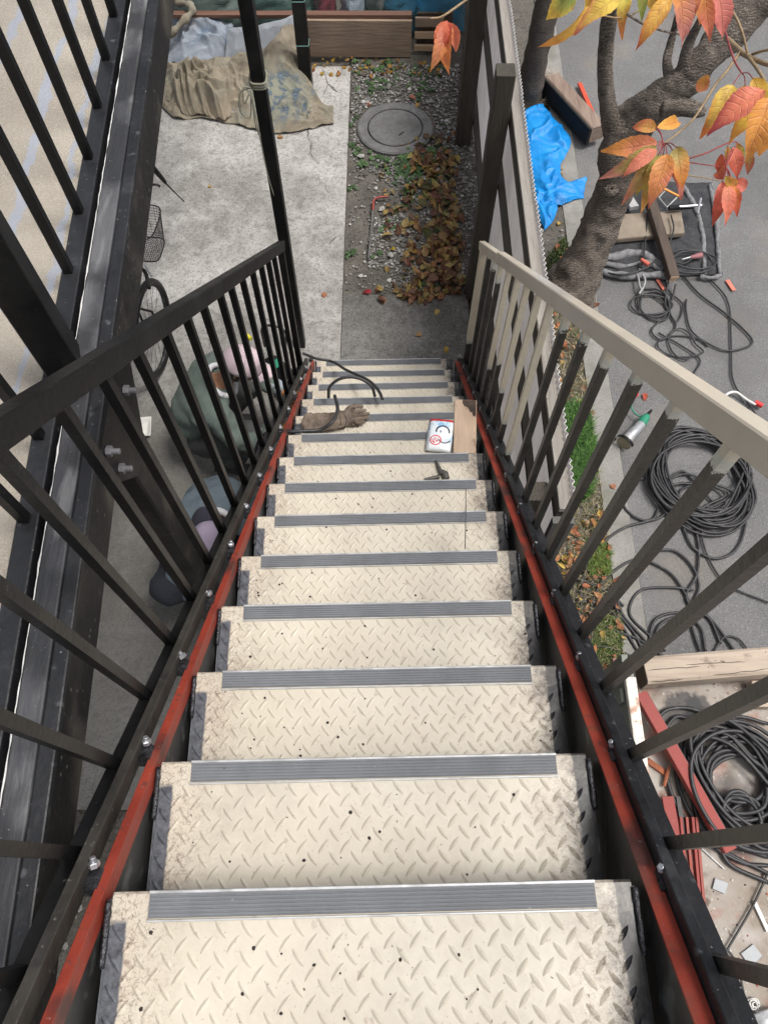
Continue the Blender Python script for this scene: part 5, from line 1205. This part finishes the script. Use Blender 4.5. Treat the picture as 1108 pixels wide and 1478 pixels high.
limb('trunk', [(812, 436, -.1), (826, 410, .06), (845, 375, .26), (864, 330, .48), (880, 290, .68), (892, 250, .88), (896, 215, 1.04), (905, 185, 1.16), (925, 160, 1.26)], [.26, .19, .145, .128, .122, .125, .13, .115, .10], n=32, sub_=10, amp=.13)
limb('limb', [(892, 215, 1.02), (884, 185, 1.16), (877, 150, 1.33), (873, 105, 1.52), (875, 60, 1.70), (880, 15, 1.9), (886, -50, 2.2)], [.085, .062, .047, .042, .041, .040, .036], n=20, sub_=10)
limb('limb', [(900, 195, 1.10), (925, 165, 1.26), (955, 142, 1.38), (985, 118, 1.48), (1010, 92, 1.58), (1040, 58, 1.68), (1068, 30, 1.76), (1110, -10, 1.88), (1180, -80, 2.1)], [.12, .105, .095, .085, .078, .088, .095, .09, .08], n=28, sub_=10, amp=.14)
limb('branch_stub', [(960, 150, 1.38), (990, 155, 1.40), (1008, 160, 1.40), (1018, 162, 1.40)], [.07, .046, .04, .022], n=14)
limb('limb', [(968, 118, 1.45), (962, 90, 1.54), (966, 68, 1.60), (972, 45, 1.68), (978, 20, 1.78)], [.035, .026, .022, .020, .016], n=12)
limb('limb', [(985, 100, 1.55), (995, 60, 1.7), (1012, 25, 1.85), (1025, -10, 2.0)], [.035, .026, .02, .018], n=12)
kn = at(882, 272, .84) - TO
b = MB(); 
for r_, q in ((.040, 0), (.028, .010), (.016, .014)):
    d_ = (CAM - (kn + TO)).normalized(); M_ = Vector((0, 0, 1)).rotation_difference(d_).to_matrix(); b.tube([kn + d_ * (.035 + q) + M_ @ Vector((cos(a) * r_, sin(a) * r_ * .9, 0)) for a in [2 * pi * i / 16 for i in range(17)]], .009, 6, disp=lambda p, r: .004 * fn(p.x, p.y, p.z, 60))
b.build('knot', BARK, TREE, smooth=180)
# young twigs near the camera, with leaves
def twig(L, r0, r1, m=TWIG, name='twig'):
    P = cat([atd(x, y, d) - TO for x, y, d in L], 6); n = len(P); return MB().tube(P, [r0 + (r1 - r0) * i / (n - 1) for i in range(n)], 6).build(name, m, TREE, smooth=180)
twig([(1048, 55, 2.35), (1062, 68, 2.2), (1074, 78, 2.05), (1095, 88, 1.95), (1130, 100, 1.85)], .009, .006)
twig([(1070, 72, 2.1), (1050, 100, 2.0), (1030, 125, 1.92), (1003, 168, 1.86), (980, 190, 1.82), (958, 207, 1.8)], .0045, .002)
twig([(1045, 40, 2.1), (1052, 65, 2.0), (1060, 88, 1.9), (1070, 105, 1.86)], .0035, .002, TWIGR)
twig([(1045, 0, 2.0), (1062, 25, 1.98), (1072, 50, 1.98), (1078, 76, 2.0)], .004, .003)
twig([(1080, 82, 2.0), (1092, 98, 1.9), (1104, 118, 1.82), (1120, 150, 1.8)], .005, .003)
twig([(1085, 78, 2.0), (1100, 73, 1.95), (1120, 70, 1.9)], .004, .003)
twig([(1100, 92, 1.95), (1112, 95, 1.9)], .004, .003)
twig([(995, 228, 1.95), (1020, 220, 2.0), (1045, 208, 2.05), (1060, 204, 2.1), (1072, 212, 2.1)], .0022, .0015, TWIGR)
twig([(994, 234, 1.95), (1015, 237, 2.0), (1038, 240, 2.05)], .0016, .0012, TWIGR)
twig([(993, 253, 1.95), (1015, 256, 2.0), (1042, 261, 2.05)], .0016, .0012)
twig([(620, 26, 1.7), (636, 24, 1.7), (655, 12, 1.7), (680, -6, 1.7)], .0022, .003)
twig([(905, 20, 1.6), (930, 35, 1.65), (960, 45, 1.7), (985, 50, 1.75)], .003, .002, BARK)
twig([(868, 22, 1.6), (900, 25, 1.62), (930, 10, 1.65)], .0018, .002)
RD, OR, YL, GN, CO, PK_, MG = (.66, .13, .08), (.85, .34, .09), (.90, .62, .11), (.38, .40, .10), (.85, .26, .16), (.72, .27, .21), (.48, .07, .07)
# (base px, py, tip px, py, width px, camera distance, colour near base, colour near tip)
LV = [(832, -14, 790, 26, 26, 1.55, GN, YL), (852, 8, 779, 64, 17, 1.6, YL, OR), (895, -6, 832, 47, 24, 1.55, YL, CO), (906, -12, 898, 53, 16, 1.6, YL, OR), (968, -4, 919, 69, 20, 1.6, YL, RD),
      (978, -28, 983, 62, 30, 1.5, OR, PK_), (996, -24, 992, 45, 26, 1.55, OR, CO), (1016, -14, 1024, 56, 17, 1.6, OR, CO), (1034, -18, 1041, 53, 24, 1.6, PK_, PK_), (930, -22, 926, 28, 13, 1.6, GN, GN), (1010, -12, 1008, 34, 20, 1.65, YL, OR),
      (812, -16, 826, 12, 18, 1.6, YL, OR), (870, -18, 845, 20, 20, 1.6, OR, YL), (948, -20, 950, 22, 18, 1.66, OR, YL),
      (644, 30, 621, 101, 20, 1.7, CO, OR), (646, 30, 648, 103, 22, 1.7, RD, OR), (642, 30, 632, 84, 20, 1.69, CO, CO), (648, 32, 657, 72, 14, 1.72, RD, CO),
      (947, 186, 914, 184, 15, 1.82, OR, CO), (948, 184, 976, 177, 15, 1.82, OR, YL), (948, 205, 871, 217, 24, 1.78, CO, OR), (947, 211, 868, 256, 20, 1.76, GN, PK_), (948, 216, 899, 255, 14, 1.75, CO, CO),
      (950, 222, 899, 292, 17, 1.77, GN, CO), (957, 222, 926, 304, 19, 1.76, GN, OR), (962, 222, 937, 297, 24, 1.74, OR, CO), (971, 218, 982, 284, 19, 1.75, OR, PK_), (976, 212, 983, 271, 22, 1.74, GN, OR), (952, 226, 918, 282, 15, 1.79, YL, GN),
      (1057, 122, 1012, 196, 27, 1.75, YL, OR), (1103, 130, 1024, 192, 30, 1.68, CO, MG), (1086, 112, 1101, 162, 20, 1.76, YL, YL), (1112, 140, 1074, 233, 34, 1.6, OR, OR), (1096, 156, 1054, 206, 17, 1.72, YL, OR), (1075, 122, 1068, 150, 14, 1.78, YL, YL), (1118, 170, 1096, 222, 24, 1.62, YL, OR), (1100, 175, 1080, 205, 14, 1.66, OR, GN),
      (1041, 222, 1040, 250, 13, 2.05, RD, CO), (1057, 212, 1063, 256, 16, 2.08, CO, RD), (1050, 210, 1052, 238, 8, 2.1, YL, GN), (1064, 205, 1073, 226, 9, 2.1, YL, GN), (1083, 215, 1078, 250, 9, 2.1, GN, RD),
      (1042, 262, 1028, 323, 17, 2.05, CO, RD), (1050, 264, 1046, 322, 15, 2.03, CO, CO), (1056, 266, 1063, 311, 11, 2.04, OR, RD), (1056, 262, 1075, 271, 15, 2.05, RD, CO), (1046, 254, 1061, 267, 11, 2.0, YL, OR), (1044, 258, 1036, 246, 13, 2.05, RD, CO), (1054, 268, 1068, 290, 12, 2.06, CO, RD),
      (1021, 107, 1008, 131, 14, 2.0, OR, CO)]
for bx, by, tx, ty, wpx, dp, c0_, c1_ in LV:
    p0 = atd(bx, by, dp); drop = .02 + .03 * R(); p1 = atd(tx, ty, dp + drop * 1.5)
    L = (p1 - p0).length * 1.06; f = (p1 - p0).normalized(); vw = (CAM - (p0 + p1) / 2).normalized(); side = f.cross(vw).normalized(); tilt = ru(-.55, .55)
    s2 = side * cos(tilt) + vw * sin(tilt); s2 = (s2 - f * s2.dot(f)).normalized(); nn = s2.cross(f).normalized()
    M = Matrix((s2, f, nn)).transposed().to_4x4(); W = wpx / FOC * dp / max(.6, cos(tilt)) * 1.12
    cu = ru(.2, .7); L *= cu / sin(cu); M = M @ Matrix.Rotation(cu, 4, 'X')
    b = MB(); uv = []; leafmesh(b, L, W * 1.08, tuple(x * ru(.85, 1.15) for x in c0_), tuple(x * ru(.85, 1.15) for x in c1_), M, cu, ru(.2, .6), 16, tw=ru(-.7, .7), uvs=uv, ser=.045, wav=.028)
    o = b.build('leaf', LEAF, TREE, smooth=180, loc=p0 - TO); setuv(o, uv)
for k, (hub, dp) in enumerate((((957, 207), 1.8), ((1070, 105), 1.84), ((1047, 240), 2.05))):
    b = MB()
    for bx, by, tx, ty, wpx, dq, *_ in LV:
        if Vector((bx - hub[0], by - hub[1])).length < 40 and abs(dq - dp) < .17:
            a, c = atd(hub[0], hub[1], dp) - TO, atd(bx, by, dq) - TO; b.tube(cat([a, (a + c) / 2 + Vector((0, 0, .006)), c], 4), .0013, 5)
    b.build('leaf_stalks', TWIGR, TREE, smooth=180)
T2 = thing('tree_behind_fence', 'straight grey-brown tree trunk standing close behind the fence', 'tree', (1.19, 5.85, 0)); o2 = T2.location.copy()
P = cat([Vector((0, 0, -.1)), Vector((0, 0, .1)), Vector((.0, -.03, .6)), Vector((.03, 0, 1.3)), Vector((.05, .02, 2.1)), Vector((.03, 0, 3.2)), Vector((.1, .1, 4.2))], 10)
MB().tube(P, [.15 - .05 * min(1, i / 14) - .0004 * i for i in range(len(P))], 22, disp=lambda q, r: r * (.18 * fn(q.x, q.y, q.z, 8) + .1 * fn(q.x, q.y, q.z, 30))).build('trunk', BARK2, T2, smooth=180)
P = cat([Vector((.05, 0, 1.9)), Vector((.2, .1, 2.3)), Vector((.45, .2, 2.9))], 8); MB().tube(P, [.06 - .001 * i for i in range(len(P))], 12).build('limb', BARK2, T2, smooth=180)
MB().tube(cat([Vector((-.05, 0, 1.2)), Vector((-.13, -.02, 1.5)), Vector((-.16, 0, 1.9)), Vector((-.12, 0, 2.3))], 6), .008, 6).build('sucker_shoot', TWIG, T2, smooth=180)
# dead vine on the tall fence post
b = MB(); pts = cat([Vector((.565, 5.33, 0)), Vector((.56, 5.32, .5)), Vector((.55, 5.31, 1.1)), Vector((.53, 5.3, 1.6)), Vector((.56, 5.3, 2.0))], 6); b.tube(pts, .006, 5)
b.tube(cat([Vector((.54, 5.3, 1.3)), Vector((.48, 5.3, 1.45)), Vector((.45, 5.3, 1.6)), Vector((.5, 5.3, 1.75)), Vector((.55, 5.3, 1.8))], 6), .005, 5); tag(b.build('dry_vine', BARK2, smooth=180), 'thin dry vine climbing the tall dark fence post', 'vine')

# ------------------------------------------------------------------ people
SKIN = flat('tanned_skin', (.33, .17, .10), .55, 0, .12, .1, 30)
def fab(name, c, bump=.5): return pm(name, [(.3, tuple(x * .8 for x in c)), (.7, tuple(x * 1.15 for x in c))], 8, .9, 0, bump, 260, spots=[(3, .6, .1, tuple(x * .7 for x in c), .4)])
SH1, SH2, NAVY, TRO = fab('grey_green_shirt_cloth', (.13, .165, .145)), fab('slate_blue_shirt_cloth', (.13, .17, .20)), fab('navy_work_cloth', (.022, .026, .036)), fab('dark_grey_trouser_cloth', (.07, .075, .07))
PINK, LILAC, TOWEL, BRIM = fab('pale_pink_cap_cloth', (.62, .50, .54), .2), fab('lilac_cap_cloth', (.32, .27, .37), .2), fab('white_towel_cloth', (.72, .72, .76), .6), fab('dark_brim_cloth', (.03, .03, .045), .2)
ORGL, GRSL, BOOT = flat('orange_leather_glove', (.55, .25, .09), .8, 0, .25, .3), fab('pale_grey_sleeve_cloth', (.30, .34, .38)), flat('black_boot', (.03, .03, .03), .6)
def person(label, o0, hdg, PJ, shirt, trous, cap, brim, capback, collar, gl_mat, sleeve, seed):
    """PJ: joints in body space: x right, y forward (hdg), z up"""
    t = thing('person', label, 'person', o0, hdg)
    V = lambda k: Vector(PJ[k])
    pel, wai, che, nek, hed = V('pelvis'), V('waist'), V('chest'), V('neck'), V('head')
    J = {'pel': (pel, (.09, .08)), 'wai': (wai, (.09, .07)), 'che': (che, (.09, .07)), 'nb': (che.lerp(nek, .75), .055), 'nek': (nek, .05), 'hd': (nek.lerp(hed, .6), .05)}
    E = [('pel', 'wai'), ('wai', 'che'), ('che', 'nb'), ('nb', 'nek'), ('nek', 'hd')]
    for s_, n_ in ((-1, 'l'), (1, 'r')):
        sh, el, wr = V('sh' + n_), V('el' + n_), V('wr' + n_); hi, kn_, an, to_ = V('hi' + n_), V('kn' + n_), V('an' + n_), V('to' + n_)
        J.update({n_ + 'sh': (sh, .055), n_ + 'el': (el, .040), n_ + 'wr': (wr, .028), n_ + 'hi': (hi, .065), n_ + 'kn': (kn_, .042), n_ + 'an': (an, .032), n_ + 'to': (to_, .02)})
        E += [('che', n_ + 'sh'), (n_ + 'sh', n_ + 'el'), (n_ + 'el', n_ + 'wr'), ('pel', n_ + 'hi'), (n_ + 'hi', n_ + 'kn'), (n_ + 'kn', n_ + 'an'), (n_ + 'an', n_ + 'to')]
    body = skin('body', J, E, SKIN, t, 'pel', 2)
    # shirt
    S = {'pel': (pel + (wai - pel) * .25, (.165, .14)), 'wai': (wai, (.17, .135)), 'mid': (wai.lerp(che, .55) , (.185, .14)), 'che': (che, (.185, .135)), 'nb': (che.lerp(nek, .62), (.11, .09))}
    E2 = [('pel', 'wai'), ('wai', 'mid'), ('mid', 'che'), ('che', 'nb')]
    for n_ in 'lr':
        sh, el, wr = V('sh' + n_), V('el' + n_), V('wr' + n_)
        S.update({n_ + 's': (sh, .088), n_ + 'u': (sh.lerp(el, .5), .075), n_ + 'e': (el, .066), n_ + 'f': (el.lerp(wr, .55), .054), n_ + 'w': (el.lerp(wr, .88), .048)})
        E2 += [('che', n_ + 's'), (n_ + 's', n_ + 'u'), (n_ + 'u', n_ + 'e'), (n_ + 'e', n_ + 'f'), (n_ + 'f', n_ + 'w')]
    skin('shirt', S, E2, shirt, t, 'che', 3, .020, 9)
    B = {'pel': (pel, (.16, .14)), 'up': (pel + (wai - pel) * .4, (.15, .13))}; E3 = [('pel', 'up')]
    for n_ in 'lr':
        hi, kn_, an = V('hi' + n_), V('kn' + n_), V('an' + n_)
        B.update({n_ + 'h': (hi, .115), n_ + 'm': (hi.lerp(kn_, .5), .115), n_ + 'k': (kn_, .098), n_ + 'c': (kn_.lerp(an, .5), .07), n_ + 'a': (kn_.lerp(an, .93), .056)})
        E3 += [('pel', n_ + 'h'), (n_ + 'h', n_ + 'm'), (n_ + 'm', n_ + 'k'), (n_ + 'k', n_ + 'c'), (n_ + 'c', n_ + 'a')]
    skin('trousers', B, E3, trous, t, 'pel', 3, .016, 9)
    for n_ in 'lr':
        an, to_ = V('an' + n_), V('to' + n_); jj, ee = chain('b', [an + Vector((0, -.03, .02)), an + Vector((0, -.02, -.02)), an.lerp(to_, .6) + Vector((0, 0, -.01)), to_], [.045, .045, .042, .036]); skin('boot', jj, ee, BOOT, t, 'b1', 2)
        wr, el = V('wr' + n_), V('el' + n_); f = (wr - el).normalized(); glove('glove', wr, wr + f * .08, PJ.get('up' + n_, (0, -1, 1)), 1.05, gl_mat, t, .9, 1 if n_ == 'r' else -1)
        if sleeve: skin('sleeve', {'a': (el.lerp(wr, .3), .056), 'b': (el.lerp(wr, .6), .055), 'c': (el.lerp(wr, .95), .052)}, [('a', 'b'), ('b', 'c')], sleeve, t, 'b', 2, .006, 12)
    # head with face, facing F
    F = V('face').normalized(); U = (hed - nek).normalized(); U = (U - F * U.dot(F)).normalized(); X = F.cross(U)
    H = Matrix((X, F, U)).transposed()
    P = []; n, m = 28, 20
    for i in range(n + 1):
        a = 2 * pi * i / n; row = []
        for j in range(m + 1):
            ph = -pi / 2 + pi * j / m; x, y, z = cos(a) * cos(ph) * .076, sin(a) * cos(ph) * .098, sin(ph) * .118
            if z < 0: x *= 1 - .32 * (z / .118) ** 2; y = y * (1 - .12 * (z / .118) ** 2) + .012 * (-z / .118)
            if y > 0:
                y += .020 * math.exp(-((x / .013) ** 2 + ((z + .012) / .02) ** 2))            # nose
                y -= .009 * (math.exp(-(((abs(x) - .031) / .016) ** 2 + ((z - .018) / .012) ** 2)))   # eye sockets
                y += .004 * math.exp(-((x / .022) ** 2 + ((z + .055) / .007) ** 2)); y += .006 * math.exp(-((x / .02) ** 2 + ((z + .095) / .016) ** 2))
            row.append(hed + H @ Vector((x, y, z)))
        P.append(row)
    P[-1] = [v.copy() for v in P[0]]
    head = MB().grid(P).build('head', SKIN, t, smooth=180)
    EYE = flat('eye_white', (.7, .68, .64), .3) if 'eye_white' not in bpy.data.materials else bpy.data.materials['eye_white']
    HAIR = flat('short_dark_hair', (.04, .035, .03), .8, 0, .4, .8, 120) if 'short_dark_hair' not in bpy.data.materials else bpy.data.materials['short_dark_hair']
    LIP = flat('lips', (.3, .11, .08), .5) if 'lips' not in bpy.data.materials else bpy.data.materials['lips']
    for s_ in (-1, 1):
        MB().lathe([(.002, -.011), (.008, -.008), (.0112, 0), (.008, .008), (.002, .011)], hed + H @ Vector((s_ * .031, .078, .017)), 12).build('eye', EYE, head, smooth=180)
        MB().tube([hed + H @ Vector((s_ * .018, .093, .034)), hed + H @ Vector((s_ * .032, .091, .037)), hed + H @ Vector((s_ * .046, .080, .033))], [.003, .004, .002], 6).build('eyebrow', HAIR, head, smooth=180)
        ep = [hed + H @ Vector((s_ * (.076 + .010 * sin(a)), -.008 + .016 * cos(a) - .004, -.012 + .031 * sin(a))) for a in [2 * pi * i / 14 for i in range(15)]]
        MB().tube(ep, .0058, 6).build('ear', SKIN, head, smooth=180)
    MB().tube([hed + H @ Vector((x, .094 - 6 * x * x, -.056)) for x in (-.022, -.011, 0, .011, .022)], [.001, .0042, .0046, .0042, .001], 6).build('mouth', LIP, head, smooth=180)
    # hair at the nape and the cap
    P = []
    for i in range(21):
        a = pi + pi * i / 20; row = []
        for j in range(9):
            ph = radians(-32) + radians(60) * j / 8; row.append(hed + H @ Vector((cos(a) * cos(ph) * .081, sin(a) * cos(ph) * .103, sin(ph) * .121)))
        P.append(row)
    MB().grid(P).build('hair', HAIR, head, smooth=180)
    P = []
    for i in range(33):
        a = 2 * pi * i / 32; row = []
        for j in range(14):
            ph = radians(6) + radians(84) * j / 13; sc_ = 1.16 + .05 * sin(2 * ph)
            seam = 1 + .012 * abs(cos(a * 3)) ; v = Vector((cos(a) * cos(ph) * .079 * sc_ * seam, sin(a) * cos(ph) * .102 * sc_ * seam, .004 + sin(ph) * .126 * 1.06))
            v += Vector((1, 1, 1)) * .004 * fn(v.x + seed, v.y, v.z, 18); row.append(hed + H @ v)
        P.append(row)
    P[-1] = [v.copy() for v in P[0]]
    cp = MB().grid(P).build('cap', cap, t, smooth=180); cp.modifiers.new('s', 'SOLIDIFY').thickness = .003
    P = []; fb = -1 if capback else 1
    for i in range(17):
        a = pi / 2 * fb + (i / 16 - .5) * 2.0; row = []
        for j in range(7):
            r_ = 1 + .62 * j / 6 * max(0, cos((i / 16 - .5) * 2.6)) ** .6; row.append(hed + H @ Vector((cos(a) * .089 * (1 + .10 * j / 6), sin(a) * .115 * r_, .020 - .018 * (j / 6) - .05 * (i / 16 - .5) ** 2 * 2)))
        P.append(row)
    br = MB().grid(P).build('brim', brim, cp, smooth=180); br.modifiers.new('s', 'SOLIDIFY').thickness = .004
    MB().lathe([(.008, 0), (.007, .004), (.002, .006)], hed + H @ Vector((0, 0, .137)), 10, H).build('cap_button', cap, cp, smooth=60)
    # towel round the neck
    nb = che.lerp(nek, .80); UU = (nek - che).normalized(); X_ = Vector((1, 0, 0)); Y_ = UU.cross(X_).normalized()
    ring = [nb + X_ * cos(a) * .098 + Y_ * sin(a) * .092 + UU * .014 * sin(a) for a in [2 * pi * i / 24 for i in range(25)]]
    MB().tube(ring, .016, 8, cap=False, disp=lambda q, r: .004 * fn(q.x, q.y, q.z, 40)).build('neck_towel' if collar is TOWEL else 'collar', collar, t, smooth=180)
    return t
def PJ1():
    return dict(pelvis=(0, -.25, .30), waist=(0, -.24, .46), chest=(0, -.11, .66), neck=(0, .03, .76), head=(.01, .13, .87), face=(.1, .85, -.35),
        shl=(-.19, -.06, .66), ell=(-.24, .10, .48), wrl=(-.10, .33, .42), shr=(.19, -.04, .66), elr=(.28, .06, .50), wrr=(.16, .30, .42),
        hil=(-.10, -.22, .27), knl=(-.20, .14, .48), anl=(-.17, -.10, .09), tol=(-.19, .08, .04), hir=(.10, -.22, .27), knr=(.22, .14, .48), anr=(.17, -.10, .09), tor=(.20, .08, .04))
# worker 1 faces +X
P1 = PJ1()
person('worker in grey-green shirt and pale pink cap squatting behind the left railing bars', (-.90, 2.50, 0), -pi / 2 + .12, P1, SH1, TRO, PINK, PINK, False, TOWEL, ORGL, GRSL, 1)
P2 = PJ1(); P2.update(knr=(.34, .20, .46), anr=(.30, -.04, .09), tor=(.34, .10, .04), hir=(.12, -.22, .27), pelvis=(.02, -.32, .34), waist=(0, -.30, .50), chest=(0, -.13, .68), head=(0, .13, .86), face=(0, .6, -.75), ell=(-.25, .12, .45), wrl=(-.08, .30, .36), elr=(.27, .12, .45), wrr=(.10, .30, .36))
person('worker in slate blue shirt and lilac cap bent down beside the steel column', (-.855, 1.60, 0), pi + .22, P2, SH2, NAVY, LILAC, BRIM, True, TOWEL, ORGL, None, 2)
# welding mask and bag by worker 1
t = thing('welding_mask', 'black welding mask lying on the concrete in front of the pink-capped worker', 'mask', (-.70, 3.03, .0)); 
P = []
for i in range(15):
    a = -pi * .55 + pi * 1.1 * i / 14; row = []
    for j in range(9):
        v = j / 8; row.append(Vector((sin(a) * .11 * (1 - .2 * v), -.13 + .26 * v, .03 + cos(a) * .11 * (1 - .25 * v))))
    P.append(row)
MB().grid(P).build('shell', BLK, t, smooth=180, rot=(0, 0, .7)).modifiers.new('s', 'SOLIDIFY').thickness = .004
MB().bar((-.045, .03, .14), (.045, .03, .14), .06, .01).build('window', GRN, t, rot=(0, 0, .7))
o0 = at(395, 480, .25); tag(MB().tube(cat([at(382, 500, .1) - o0, at(378, 474, .3) - o0, at(395, 470, .35) - o0, at(412, 480, .3) - o0, at(412, 500, .15) - o0], 6), .008, 6).build('hose_loop', RUB, smooth=180, loc=o0), 'thin black hose loop standing beside the welding mask', 'hose')
tag(MB().tube([at(355, 484, .2), at(362, 489, .2)], [.02, .014], 8).build('yellow_cap', flat('yellow_plastic', (.6, .55, .03)), smooth=60), 'small yellow plastic cap just above the pink cap', 'cap')
